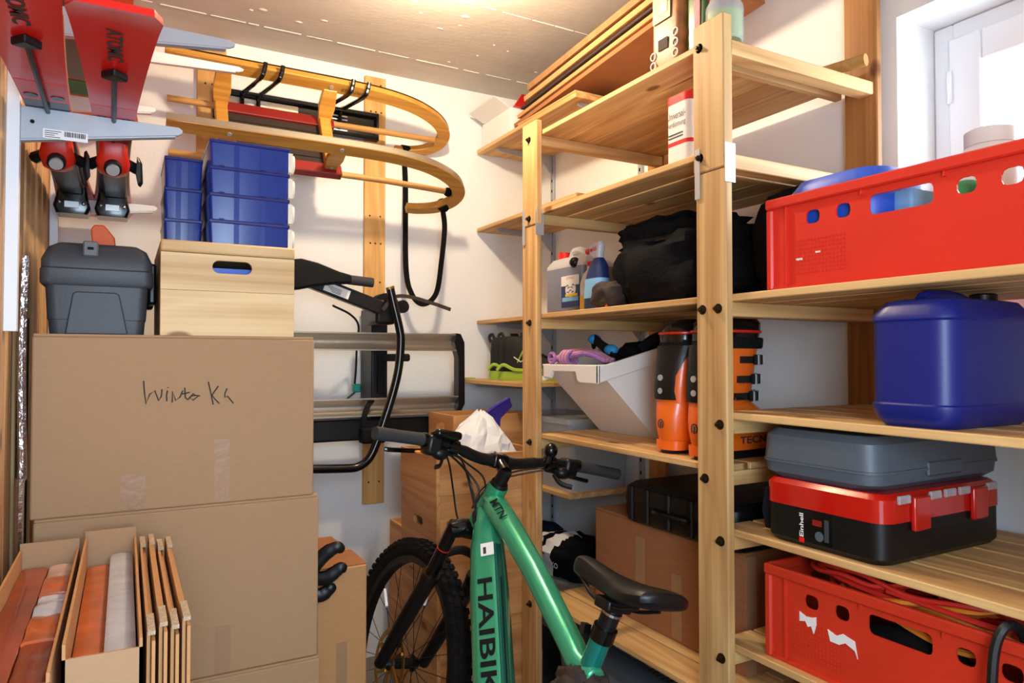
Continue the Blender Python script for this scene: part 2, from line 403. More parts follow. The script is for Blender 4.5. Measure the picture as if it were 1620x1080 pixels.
for z in BAY1:
    rail(z - .0005, 2.012, 2.045)
    if z > 1.5: rail(z - .0115, 1.168, 1.212, .034); rail(z - .0005, 1.2630, 1.285, .030)
    else: rail(z - .0005, 1.216, 1.250)
for z in BAY2: rail(z - .0005, 1.175, 1.2125); rail(z - .0005, .375, .41)
def bolt(y, z):
    mb = MB().cyl((PX0 - .002, y, z), (PX0, y, z), .0115, n=16).cyl((PX0 - .009, y, z), (PX0 - .002, y, z), .0075, n=6).cyl((PX0 - .014, y, z), (PX0 - .009, y, z), .004, n=10)
    B('bolt', mb, 'bolt_dark', su, smooth=True)
for y, z in ((1.245, 2.040), (1.245, 1.775), (1.240, 1.413), (1.190, 1.413), (1.187, 1.146), (1.235, 1.016), (1.187, .880), (1.187, .615),
             (2.055, 2.040), (2.055, 1.770), (2.053, 1.417), (2.052, 1.015), (2.052, .475)): bolt(y, z)

# ------------------------------------------------------------------ wall shelves on metal brackets (corner)
def upright(y, z0, z1, label):
    t = thing('shelf_upright', label, 'shelf rail', (XR, y, z0), 'slotted wall rails in the right corner')
    box('channel', (XR - .014, XR - .0005, y - .0125, y + .0125, z0, z1), 'bracket_grey', t, bevel=.001)
    mb = MB(); z = z0 + .04
    while z < z1 - .04:
        mb.box(XR - .0145, XR - .0138, y - .004, y + .004, z, z + .014); z += .05
    B('slot_row', mb, 'black_matte', t, kind='stuff')
upright(2.190, .45, 2.36, 'slotted grey metal wall rail behind the black bags and white bin')
upright(2.846, .45, 2.36, 'slotted grey metal wall rail in the back corner behind the bolted post')
def bracket(root, x_root, x_tip, y, z, h=.045, m='bracket_grey'):
    s = 1 if x_tip > x_root else -1
    L = abs(x_tip - x_root)
    poly = [(0, 0), (L - .012, 0), (L, -.005), (L, -.011), (L - .01, -.016), (.05, -h * .8), (.02, -h * 1.6), (0, -h * 2.0)]
    return B('bracket', MB().prism(poly, -.003, .003, lambda u, v, k: (x_root + s * u, y + k, z + v)), m, root)
def wall_shelf(z, xf, ya, yb, label, m='pine_y'):
    t = thing('wall_shelf', label, 'shelf', ((xf + XR) / 2, (ya + yb) / 2, z), 'corner shelves on metal brackets')
    box('shelf_board', (xf, XR - .016, ya, yb, z, z + .018), m, t, bevel=.002)
    for y in (2.190, 2.846):
        if y > ya: bracket(t, XR - .015, xf + .035, y, z - .0005)
    return t
wall_shelf(2.266, 1.454, 2.15, 2.985, 'topmost corner shelf board just under the ceiling')
wall_shelf(1.893, 1.454, 2.15, 2.985, 'second corner shelf board from the top, bare')
wall_shelf(1.456, 1.454, 2.15, 2.985, 'corner shelf board that carries the white washer fluid canister')
wall_shelf(1.184, 1.354, 2.36, 2.985, 'corner shelf board that carries the hiking shoes')
wall_shelf(.770, 1.454, 2.20, 2.985, 'low corner shelf board under the clear storage box')
wall_shelf(.440, 1.30, 2.12, 2.985, 'lowest grey corner shelf board under the black and white bag', 'mdf_grey')

# ------------------------------------------------------------------ battens on the back wall
def batten(xa, xb, za, zb, label):
    t = thing('wall_batten', label, 'batten', ((xa + xb) / 2, YB, za))
    bb = box('board', (xa, xb, YB - .021, YB - .0005, za, zb), 'batten_z', t, bevel=.002)
    z = zb - .035; n = 0
    while z > za + .05:
        for fx in ((.25, .75) if n % 2 == 0 else (.28, .52, .78)):
            B('screw', MB().cyl((xa + (xb - xa) * fx, YB - .0215, z), (xa + (xb - xa) * fx, YB - .0205, z), .0042, n=10), 'bolt_dark', t)
        z -= .17 if n % 2 else .12; n += 1
batten(.908, 1.002, .665, 2.535, 'long pine batten screwed to the back wall behind the sled and bike carrier')
batten(.236, .342, 1.45, 2.532, 'pine batten on the back wall behind the rear end of the sled')

# ------------------------------------------------------------------ rails and brackets on the left partition
def lupright(y, z0, z1, label):
    t = thing('shelf_upright', label, 'shelf rail', (XL, y, z0), 'white wall rails on the slatted partition')
    box('channel', (XL, XL + .022, y - .0125, y + .0125, z0, z1), 'white_metal', t, bevel=.001)
lupright(1.700, 1.352, 2.55, 'white metal wall rail on the slatted partition, nearest the camera')
lupright(2.620, 1.20, 2.55, 'white metal wall rail on the slatted partition by the back wall')
def lbracket(y, xtip, zt, label, m, h=.068, rnd_=True):
    # a deep tapered bracket: level top edge, lower edge rising to the tip
    L = xtip - (XL + .022); t = thing('shelf_bracket', label, 'bracket', (XL + .022, y, zt), 'brackets on the slatted partition')
    poly = [(0, 0), (L * .97, 0), (L, -.006), (L * .995, -.013), (L * .97, -.018), (0, -h)]
    B('bracket_plate', MB().prism(poly, -.004, .004, lambda u, v, k: (XL + .022 + u, y + k, zt + v)), m, t, bevel=.0012)
    B('bracket_flange', MB().prism([(0, -h), (L * .95, -.0195), (L * .95, -.0225), (0, -h - .003)], -.004, .014, lambda u, v, k: (XL + .022 + u, y + k, zt + v)), m, t)
    return t, zt
tb, zt = lbracket(1.700, .107, 1.805, 'bracket coloured in shade grey with a barcode sticker carrying the red skis', 'bracket_grey')  # grey material carries the shade of the side facing away from the lamp
st = box('sticker', (-.150, -.072, 1.6945, 1.6957, 1.745, 1.764), 'paper_white', tb)
mb = MB(); x = -.113
rnd = random.Random(3)
while x < -.076:
    wd = rnd.choice((.0008, .0014, .002)); mb.box(x, x + wd, 1.6938, 1.6945, 1.752, 1.762); x += wd + rnd.choice((.0008, .0014))
B('barcode', mb, 'ink', st)
mb = MB()
for i in range(4): mb.box(-.147, -.147 + rnd.uniform(.012, .03), 1.6938, 1.6945, 1.7475 + i * .004, 1.7487 + i * .004)
B('small_print', mb, 'ink', st)
B('hole', MB().cyl((-.168, 1.6945, 1.775), (-.168, 1.6957, 1.775), .004, n=12), 'black_matte', tb)
tb, zt = lbracket(2.620, .090, 1.805, 'cream lit bracket behind the ski heel bindings', 'white_metal', .05)
lbracket(1.700, .214, 2.022, 'bracket coloured in shade grey with rounded tip, highest one near the ceiling', 'bracket_grey', .066)  # unlit side again put into the colour as grey
lbracket(2.620, .358, 2.325, 'long white bracket crossing the upper sled runner', 'white_metal', .05)
lbracket(2.620, .082, 2.135, 'short cream bracket behind the red skis', 'white_metal', .05)
lbracket(1.700, .050, 2.135, 'bracket coloured in shade grey above the red skis under the spare skis', 'bracket_grey', .06)  # same baked shade grey as the other near brackets
# ------------------------------------------------------------------ carton stack on the left
def carton(name, d, m, label, group=None, top_flaps=True, tape=None, edge='cardboard_edge'):
    x0, x1, y0, y1, z0, z1 = d
    t = thing(name, label, 'box', ((x0 + x1) / 2, (y0 + y1) / 2, z0), group)
    box('carton_body', (x0, x1, y0, y1, z0, z1 - .006), m, t, bevel=.004, seg=2)
    ym = (y0 + y1) / 2
    box('flap', (x0 + .002, x1 - .002, y0 + .002, ym - .001, z1 - .006, z1), m, t, bevel=.001)
    box('flap', (x0 + .002, x1 - .002, ym + .001, y1 - .002, z1 - .006, z1), m, t, bevel=.001)
    return t
tc_ = carton('carton', (-.175, .425, 1.820, 2.215, .951, 1.352), 'cardboard', 'brown carton with handwriting, topmost of the left carton stack', 'brown cartons stacked on the left')
def wp(zx, zy):
    px, py = zx / 2.919, 330 + zy / 2.919
    return (.036 + (px - 225) * .001359, 1.8192, 1.3 - (py - 565.6) * (.00142 + (px - 225) * 7.5e-7))
strokes = [[(662, 797), (666, 850), (674, 906), (690, 860), (712, 842), (730, 890), (742, 868), (744, 836)],
           [(768, 842), (764, 868), (766, 892)], [(770, 826), (771, 830)], [(790, 898), (791, 845), (806, 888), (826, 872), (838, 842)],
           [(846, 828), (850, 876), (862, 884)], [(834, 858), (870, 850)], [(862, 884), (886, 856), (908, 868), (886, 886), (868, 872), (890, 864), (918, 866)],
           [(956, 800), (970, 860), (980, 906)], [(1004, 820), (974, 862), (990, 882), (1010, 900)], [(1046, 830), (1036, 852), (1035, 872), (1048, 866), (1062, 882), (1077, 899)]]
for sk in strokes:
    B('handwriting', MB().tube([wp(*p) for p in sk], .0016, 5), 'ink', tc_, label='dark pen strokes reading Winter Kl')
box('tape_strip', (.190, .225, 1.8195, 1.8205, .955, 1.105), 'tape', tc_)
box('tape_strip', (-.005, .045, 1.8195, 1.8205, .955, 1.035), 'tape', tc_)
c2 = carton('carton', (-.168, .438, 1.818, 2.215, .545, .951), 'cardboard', 'plain brown carton in the middle of the left stack', 'brown cartons stacked on the left')
box('tape_strip', (.195, .230, 1.8170, 1.8182, .55, .66), 'tape', c2)
carton('carton', (-.162, .442, 1.812, 2.215, 0, .545), 'cardboard', 'large brown carton at the bottom of the left stack', 'brown cartons stacked on the left')
# carton beside the stack with raised flap
x0, x1, y0, y1, z1 = .452, .600, 1.93, 2.24, .722
t = thing('carton', 'narrow brown carton with a raised flap beside the stack and front wheel', 'box', (.52, 2.08, 0))
box('carton_body', (x0, x1, y0, y1, 0, z1), 'cardboard_warm', t, bevel=.003)
box('flap', (x0, x1, y0 + .004, y0 + .16, z1 + .0005, z1 + .004), 'cardboard_dark', t)
box('flap', (x0, x1 - .02, y0 + .17, y1, z1 + .0005, z1 + .012), 'cardboard_dark', t)
box('tape_strip', (.515, .545, y0 - .0012, y0, .30, .52), 'tape', t)
# black grips sticking out past the stack
t = thing('hand_clamp', 'black curved plastic clamp grips poking out beside the middle carton', 'clamp', (.46, 1.88, .66))
for k, P in enumerate(([(.4400, 1.885, .748), (.470, 1.875, .782), (.497, 1.865, .797), (.515, 1.86, .787)], [(.4400, 1.885, .718), (.475, 1.87, .722), (.505, 1.86, .742), (.521, 1.855, .738)], [(.4400, 1.885, .676), (.462, 1.88, .674), (.482, 1.875, .690), (.484, 1.872, .704)])):
    B('grip', MB().tube(bez(P, 5), [.019] * 8 + [.017] * 4 + [.015, .013, .011, .006][:4], 10, flat=.7), 'black_plastic', t, smooth=True)
B('grip_core', MB().tube([(.446, 1.889, .67), (.446, 1.889, .76)], .006), 'black_plastic', t)
# foil wrapped tube and poles between partition and stack
B0 = B('foil_tube', MB().tube(bez([(-.189, 1.80, 0), (-.188, 1.795, .5), (-.190, 1.79, 1.0), (-.186, 1.795, 1.06), (-.191, 1.80, 1.3), (-.187, 1.80, 1.515)], 6), .0085, 8), 'foil', smooth=True)
tag(B0, 'thin silver foil wrapped tube standing between partition and cartons', 'tube')
B0 = B('dark_pole', MB().tube([(-.1905, 1.835, 0), (-.1905, 1.835, 1.385)], .009, 8), 'bolt_dark', smooth=True)
tag(B0, 'dark metal pole standing beside the foil wrapped tube', 'pole')

# ------------------------------------------------------------------ open cartons and folded sheets, front left
def open_box(name, x0, x1, y0, y1, z0, z1, label, contents, lean=0):
    t = thing(name, label, 'box', ((x0 + x1) / 2, y0, z0), 'narrow open cartons at front left'); w_ = .004
    box('bottom', (x0, x1, y0, y1, z0, z0 + w_), 'cardboard_warm', t)
    box('side_panel', (x0, x0 + w_, y0, y1, z0, z1 + .008), 'cardboard_warm', t)
    box('side_panel', (x1 - w_, x1, y0, y1, z0, z1), 'cardboard_warm', t)
    box('end_panel', (x0, x1, y0, y0 + w_, z0, z1 - .012), 'cardboard', t)
    box('end_panel', (x0, x1, y1 - w_, y1, z0, z1 + .02), 'cardboard', t)
    return t
sup = carton('carton', (-.182, .108, 1.02, 1.74, 0, .60), 'cardboard', 'low brown carton under the narrow open cartons at front left')
open_box('open_carton', -.180, -.078, 1.06, 1.725, .60, .905, 'narrow open carton filled with copper coloured and crumpled film packs, leftmost', None)
open_box('open_carton', -.068, .026, 1.10, 1.735, .60, .915, 'narrow open carton holding one copper pack and one clear pack', None)
def pack(name, d, m, label, group='film packs in the open cartons', puff=.004):
    x0, x1, y0, y1, z0, z1 = d; rnd = random.Random(int(x0 * 1e4))
    rings = []
    for i in range(13):
        f = i / 12; y = y0 + (y1 - y0) * f
        zz = z1 + puff * noise.noise(Vector((x0 * 9, y * 22, 0)))
        rings.append([(x0, y, z0), (x1, y, z0), (x1, y, zz - .003), (x1 - .006, y, zz), ((x0 + x1) / 2, y, zz + puff * noise.noise(Vector((3, y * 30, x0)))), (x0 + .006, y, zz), (x0, y, zz - .003)])
    tag(B(name, MB().loft(rings), m, smooth=True), label, 'pack', group)
pack('film_pack', (-.175, -.130, 1.085, 1.70, .605, .880), 'copper_dark', 'dark copper pack lying along the left side of the leftmost open carton')
for i, (a, b, m, lb) in enumerate(((1.085, 1.25, 'copper_dark', 'dark crumpled pack at the near end of the leftmost open carton'), (1.252, 1.38, 'copper', 'orange copper pack, second from the near end of the leftmost open carton'), (1.382, 1.50, 'clear_pack', 'clear silvery pack in the middle of the leftmost open carton'), (1.502, 1.60, 'copper', 'orange crinkled pack, second from the far end of the leftmost open carton'), (1.602, 1.71, 'pack_pink', 'pale pink crumpled pack at the far end of the leftmost open carton'))):
    pack('film_pack', (-.1285, -.084, a, b, .605, .878 + .004 * (i % 2)), m, lb, puff=.006)
pack('film_pack', (-.062, -.0225, 1.115, 1.70, .605, .868), 'copper', 'flat copper brown pack in the open carton beside the folded sheets', puff=.002)
pack('film_pack', (-.0215, .019, 1.115, 1.715, .605, .885), 'clear_pack', 'clear plastic pack with silvery contents in the open carton', puff=.004)
for i in range(4):
    x = .0315 + i * .0155; dz = (.000, .006, -.004, .002)[i]
    t = thing('folded_carton', 'flat folded brown carton, %s from the open cartons' % ('first', 'second', 'third', 'fourth')[i], 'carton', (x, 1.4, .60), 'flat folded cartons at front left')
    box('outer_sheet', (x, x + .0045, 1.115 + .008 * i, 1.700 - .012 * i, .60, .918 + dz), 'cardboard_warm', t)
    box('inner_sheet', (x + .0055, x + .0100, 1.095 + .01 * i, 1.690 - .012 * i, .60, .910 + dz), 'cardboard_warm', t)
    for yy, l_ in ((1.10 + .01 * i, .07), (1.61 - .012 * i, .07)):
        box('torn_edge', (x + .0003, x + .0100, yy - .006, yy + l_, .9185 + dz, .924 + dz), 'cardboard_edge', t)

# ------------------------------------------------------------------ toolbox
t = thing('tool_box', 'dark grey plastic tool box on top of the carton stack', 'tool box', (-.055, 2.05, 1.352))
def rr(hx_, hy, r, z, cx=-.055, cy=2.055): return rrect(cx, cy, hx_, hy, r, z)
B('body', MB().loft([rr(.094, .196, .02, 1.352), rr(.096, .198, .02, 1.385), rr(.098, .200, .02, 1.386), rr(.102, .204, .02, 1.462), rr(.104, .205, .02, 1.462)]), 'toolbox_grey', t, smooth=True)
B('rim', MB().loft([rr(.108, .209, .02, 1.462), rr(.112, .213, .02, 1.468), rr(.112, .213, .02, 1.498), rr(.109, .21, .02, 1.501)]), 'toolbox_grey', t, smooth=True)
lid = B('lid', MB().loft([rr(.110, .211, .02, 1.5012), rr(.110, .211, .02, 1.520), rr(.098, .20, .02, 1.548), rr(.080, .185, .02, 1.560), rr(.06, .16, .02, 1.562)]), 'toolbox_grey', t, smooth=True)
box('latch', (-.085, -.055, 1.842, 1.872, 1.528, 1.563), 'toolbox_latch', t, bevel=.003)
box('latch_slot', (-.076, -.064, 1.8405, 1.8425, 1.543, 1.549), 'black_matte', t)
B('panel', MB().prism([(-.118, 1.352), (-.104, 1.445), (-.096, 1.449), (-.020, 1.449), (-.012, 1.445), (.006, 1.352)], 1.8495, 1.862, lambda u, v, k: (u, k, v)), 'toolbox_grey', t, bevel=.003, seg=2)
box('side_latch', (.048, .066, 1.93, 1.99, 1.43, 1.53), 'black_plastic', t, bevel=.006, seg=2)
box('side_latch', (.048, .066, 2.12, 2.18, 1.43, 1.53), 'black_plastic', t, bevel=.006, seg=2)
t2 = thing('orange_clip', 'small orange plastic clip lying on the dark tool box', 'clip', (-.05, 2.12, 1.562))
B('clip_body', MB().prism([(-.075, 1.5625), (-.080, 1.632), (-.072, 1.643), (-.050, 1.643), (-.026, 1.612), (-.020, 1.5625)], 2.10, 2.15, lambda u, v, k: (u, k, v)), 'orange_plastic', t2, bevel=.003)
B('clip_rib', MB().box(-.072, -.052, 2.092, 2.10, 1.5625, 1.585), 'orange_plastic', t2, bevel=.002)

# ------------------------------------------------------------------ pine crate with lid
t = thing('pine_crate', 'light pine crate with lid and oval handle hole on the carton stack', 'crate', (.222, 2.02, 1.352))
x0, x1, y0, y1 = .071, .374, 1.822, 2.212
def slot_panel(xa, xb, za, zb, sx0, sx1, sz0, sz1, ya, yb):
    # board with an oval hole
    n = 8; r = (sz1 - sz0) / 2; zc = (sz0 + sz1) / 2
    hole = [(sx1 - r + r * math.cos(-PI / 2 + PI * i / n), zc + r * math.sin(-PI / 2 + PI * i / n)) for i in range(n + 1)] + [(sx0 + r + r * math.cos(PI / 2 + PI * i / n), zc + r * math.sin(PI / 2 + PI * i / n)) for i in range(n + 1)]
    N = len(hole); outer = []
    for i, (hx_, hz) in enumerate(hole):
        # project to rectangle outline
        dx, dz = hx_ - (sx0 + sx1) / 2, hz - zc
        cx, cz = (sx0 + sx1) / 2, zc
        k = min(((xb - cx) / dx if dx > 1e-9 else 1e9), ((xa - cx) / dx if dx < -1e-9 else 1e9), ((zb - cz) / dz if dz > 1e-9 else 1e9), ((za - cz) / dz if dz < -1e-9 else 1e9))
        outer.append((cx + dx * k, cz + dz * k))
    # add rect corners by snapping nearest outer points
    for c in ((xa, za), (xb, za), (xb, zb), (xa, zb)):
        i = min(range(N), key=lambda q: (outer[q][0] - c[0]) ** 2 + (outer[q][1] - c[1]) ** 2); outer[i] = c
    mb = MB()
    vs = [(u, ya, v) for u, v in hole] + [(u, ya, v) for u, v in outer] + [(u, yb, v) for u, v in hole] + [(u, yb, v) for u, v in outer]
    fs = []
    for i in range(N):
        j = (i + 1) % N
        fs += [(i, j, N + j, N + i), (2 * N + i, 3 * N + i, 3 * N + j, 2 * N + j), (i, 2 * N + i, 2 * N + j, j), (N + i, N + j, 3 * N + j, 3 * N + i)]
    return mb.add(vs, fs)
B('end_board', slot_panel(x0, x1, 1.460, 1.5475, .182, .273, 1.503, 1.534, y0, y0 + .014), 'lightpine_x', t)
box('end_board', (x0, x1, y0, y0 + .014, 1.352, 1.4595), 'lightpine_x', t, bevel=.001)
box('end_board', (x0, x1, y1 - .014, y1, 1.352, 1.5475), 'lightpine_x', t, bevel=.001)
for xa in (x0, x1 - .012):
    box('side_board', (xa, xa + .012, y0 + .014, y1 - .014, 1.352, 1.4595), 'pine_y', t, bevel=.001)
    box('side_board', (xa, xa + .012, y0 + .014, y1 - .014, 1.460, 1.5475), 'pine_y', t, bevel=.001)
box('bottom', (x0 + .012, x1 - .012, y0 + .014, y1 - .014, 1.352, 1.358), 'pine_y', t)
box('lid', (x0 - .001, x1 + .001, y0 - .001, y1 + .001, 1.549, 1.577), 'lightpine_x', t, bevel=.005, seg=2)
B('contents', MB().box(x0 + .03, x1 - .03, y0 + .04, y1 - .03, 1.358, 1.52), 'blue_item', t)

# ------------------------------------------------------------------ blue organiser boxes
def blue_box(x0, x1, y0, y1, z0, h, label, group, tabs):
    t = thing('organiser_box', label, 'box', ((x0 + x1) / 2, (y0 + y1) / 2, z0), group)
    b = B('box_body', MB().loft([rrect((x0 + x1) / 2, (y0 + y1) / 2, (x1 - x0) / 2 - .004, (y1 - y0) / 2 - .004, .006, z0, 3), rrect((x0 + x1) / 2, (y0 + y1) / 2, (x1 - x0) / 2 - .001, (y1 - y0) / 2 - .001, .006, z0 + h - .010, 3)]), 'blue_box', t, smooth=True)
    box('lid', (x0, x1, y0, y1, z0 + h - .010, z0 + h - .0004), 'blue_box_rib', t, bevel=.002)
    for f in (.30, .62):
        xa = x0 + (x1 - x0) * f
        box('divider_rib', (xa, xa + .012, y0 - .0008, y0 + .004, z0 + .001, z0 + h - .010), 'blue_box', t)
    if tabs:
        B('latch', MB().cyl((x1 - .002, y0 + .03, z0 + h * .48), (x1 + .014, y0 + .03, z0 + h * .48), h * .36, n=16).box(x1 - .004, x1 + .007, y0 + .002, y0 + .11, z0 + .004, z0 + h - .012), 'cream_plastic', t, smooth=True)
        for q in (.12, .82): box('foot', (x0 + (x1 - x0) * q, x0 + (x1 - x0) * q + .012, y0 + .001, y0 + .02, z0 - .0004, z0 + .003), 'blue_box_rib', t)
nm = ('bottom', 'second from bottom', 'third from bottom', 'topmost')
for i in range(4):
    blue_box(.178, .372, 1.872, 2.165, 1.5775 + i * .0665, .0665, 'translucent blue organiser box with cream latch, %s of the stack of four' % nm[i], 'blue organiser boxes with cream latches', True)
for i in range(3):
    blue_box(.083, .174, 1.985, 2.195, 1.5775 + i * .0795, .0795, 'narrow blue organiser box, %s of the stack of three at left' % ('bottom', 'middle', 'topmost')[i], 'narrow blue organiser boxes', False)
# ------------------------------------------------------------------ skis lying upside down on the brackets
def ski(cx0, cx1, y_tip, label, group, z=1.8062, col='ski_red', full=True, tail=2.93):
    # cx0: centre X at the tip, cx1: centre X at the tail; top sheet faces down
    ax = lambda y: cx0 + (cx1 - cx0) * (y - y_tip) / (tail - y_tip)
    M = Matrix(((1, (cx1 - cx0) / (tail - y_tip), 0, 0), (0, 1, 0, 0), (0, 0, 1, 0), (0, 0, 0, 1)))
    t = thing('ski', label, 'ski', (cx0, (y_tip + tail) / 2, z), group)
    L = tail - y_tip
    def wd(f):   # half width along the length, tip at f=0
        if f < .03: return .050 + .014 * math.sqrt(max(0, 1 - ((.03 - f) / .03) ** 2))
        return .064 - .028 * math.sin(PI * min(1, (f - .03) / .90)) ** .8 if f < .93 else .064 - .2 * (f - .93)
    rings = []
    for i in range(41):
        f = i / 40; y = y_tip + L * f; c = ax(y); h = wd(f)
        zz = z - (.012 * (1 - f / .05) ** 2 if f < .05 else 0)
        rings.append([(c - h, y, zz), (c + h, y, zz), (c + h, y, zz + .004), (c + h * .98, y, zz + .011), (c - h * .98, y, zz + .011), (c - h, y, zz + .004)])
    B('ski_body', MB().loft(rings), col, t, smooth=True)
    if not full: return t
    for s in (-1, 1):
        B('edge', MB().tube([(ax(y_tip + L * f) + s * wd(f), y_tip + L * f, z + .008) for f in [.1 + .8 * k / 20 for k in range(21)]], .0016, 5), 'ski_edge', t)
    # dark waist panel
    def strip(ya, yb, fa, fb, m, name, zz=.0008):
        rr = []
        for i in range(9):
            y = ya + (yb - ya) * i / 8; f = (y - y_tip) / L; c = ax(y); h = wd(f)
            rr.append([(c + fa * h, y, z - zz), (c + fb * h, y, z - zz), (c + fb * h, y, z), (c + fa * h, y, z)])
        return B(name, MB().loft(rr), m, t)
    yt = y_tip
    strip(yt + .60, yt + 1.36, -.97, .97, 'ski_dark', 'waist_panel')
    strip(yt + .49, yt + .599, -.98, .98, 'binding_red', 'colour_panel')
    # rod running to the binding
    B('rod', MB().cyl((ax(yt + .29), yt + .29, z - .008), (ax(yt + .72), yt + .72, z - .008), .0045, n=8), 'black_plastic', t, smooth=True)
    B('rod_mount', MB().prism([(-.022, .02), (0, -.004), (.022, .02), (.012, .026), (-.012, .026)], z - .014, z - .0004, lambda u, v, k: (ax(yt + .28) + u, yt + .27 + v, k)), 'black_plastic', t, bevel=.002)
    text('lettering', 'ATOMIC', .024, (ax(yt + .15) - .012, yt + .100, z - .0002), (0, 1, 0), (1, 0, 0), 'ink', t, width=.135, bold=.03, label='dark ATOMIC lettering')
    for q in (-.022, .022): B('vent_mark', MB().cyl((ax(yt + .57) + q, yt + .57, z - .0022), (ax(yt + .57) + q, yt + .57, z - .0005), .012, n=14), 'ski_dark', t)
    # binding
    tcx, ty = ax(1.95), 1.94
    tp = B('toe_piece', MB().loft([rrect(tcx, ty, .030, .050, .012, z - .0006, 4), rrect(tcx, ty, .030, .048, .014, z - .02, 4), rrect(tcx, ty + .004, .036, .042, .02, z - .040, 4), rrect(tcx, ty + .008, .030, .034, .02, z - .058, 4), rrect(tcx, ty + .01, .015, .02, .012, z - .066, 4)]), 'binding_red', t, smooth=True)
    B('adjust_screw', MB().cyl((tcx, ty - .022, z - .048), (tcx, ty - .042, z - .066), .014, n=16), 'zinc', tp, smooth=True)
    B('screw_ring', MB().cyl((tcx, ty - .020, z - .046), (tcx, ty - .037, z - .0615), .019, n=16), 'black_plastic', tp, smooth=True)
    for s in (-1, 1):
        B('toe_wing', MB().tube([(tcx + s * .030, ty + .02, z - .03), (tcx + s * .046, ty + .035, z - .036), (tcx + s * .048, ty + .075, z - .034)], [.012, .014, .008], 8), 'black_plastic', t, smooth=True)
        B('spring_wire', MB().tube(bez([(tcx + s * .046, ty + .05, z - .02), (tcx + s * .05, ty + .10, z - .028), (tcx + s * .036, ty + .13, z - .02)], 5), .0025, 6), 'brass_gold', t)
        if cx0 > -.08: B('brake_arm', MB().prism([(0, 0), (.006, .012), (.004, .06), (-.003, .075), (-.006, .03)], -.01, .01, lambda u, v, k: (tcx + s * (.056 + k * .3) + u, ty + .02 + k, z - .085 + v)), 'black_plastic', t, bevel=.002)
    B('track', MB().box(tcx - .030, tcx + .030, ty + .05, 2.43, z - .022, z - .0006), 'black_plastic', t, bevel=.004)
    hx_, hy = ax(2.49), 2.49
    hp = B('heel_piece', MB().loft([rrect(hx_, hy, .036, .055, .006, z - .0006, 4), rrect(hx_, hy, .040, .055, .008, z - .03, 4), rrect(hx_, hy - .005, .047, .050, .008, z - .058, 4), rrect(hx_, hy - .010, .040, .040, .010, z - .080, 4)]), 'black_gloss', t, smooth=True)
    B('indicator', MB().box(hx_ - .018, hx_ + .018, hy - .060, hy - .050, z - .064, z - .046), 'zinc', hp, smooth=True)
    for s in (-1, 1): B('rivet', MB().ball((hx_ + s * .030, hy - .055, z - .050), .006, 10, 6), 'steel', hp, smooth=True)
    return t
ski(-.142, -.142, 1.05, 'red ski lying upside down on the brackets, nearest the partition', 'red skis on the brackets')
ski(-.017, -.044, 1.135, 'red ski with visible tip lying upside down, farther from the partition', 'red skis on the brackets')
for cx, lb in ((-.125, 'orange spare ski on the upper brackets, nearer the partition'), (-.03, 'orange spare ski on the upper brackets, farther from the partition')):
    t = ski(cx, cx, 1.35, lb, 'orange spare skis above', z=2.1362, col='orange_plastic', full=False)
    box('waist_panel', (cx - .030, cx + .030, 1.9, 2.45, 2.132, 2.136), 'ski_dark', t)
    box('green_panel', (cx - .034, cx + .034, 2.47, 2.60, 2.1335, 2.136), 'green', t)

# ------------------------------------------------------------------ black hook rail on the wall
t = thing('hook_rail', 'black metal wall rail with wire hooks holding the sled', 'wall rack', (.62, 2.97, 2.30))
box('back_plate', (.293, .955, 2.968, 2.9785, 2.252, 2.355), 'black_gloss', t)
for z0, z1 in ((2.345, 2.362), (2.245, 2.262)): box('lip', (.293, .955, 2.945, 2.9785, z0, z1), 'black_plastic', t, bevel=.002)
box('end_cap', (.950, .960, 2.945, 2.9785, 2.245, 2.362), 'black_plastic', t)
box('bright_panel', (.31, .62, 2.9665, 2.968, 2.266, 2.340), 'aluminium', t)
for xa in (.42, .75):
    for dx in (0, .062):
        x = xa + dx
        B('hook', MB().tube(bez([(x - .022, 2.944, 2.275), (x - .022, 2.938, 2.345), (x - .014, 2.87, 2.342), (x + .010, 2.715, 2.336), (x + .020, 2.694, 2.360), (x + .024, 2.690, 2.388)], 5), .0085, 8), 'black_gloss', t, smooth=True)
    B('hook_bar', MB().cyl((xa - .012, 2.90, 2.339), (xa + .05, 2.90, 2.339), .006, n=8), 'black_gloss', t)
    for i in range(5): box('grille_slat', (xa - .02, xa + .075, 2.960, 2.9668, 2.268 + i * .015, 2.273 + i * .015), 'zinc', t)

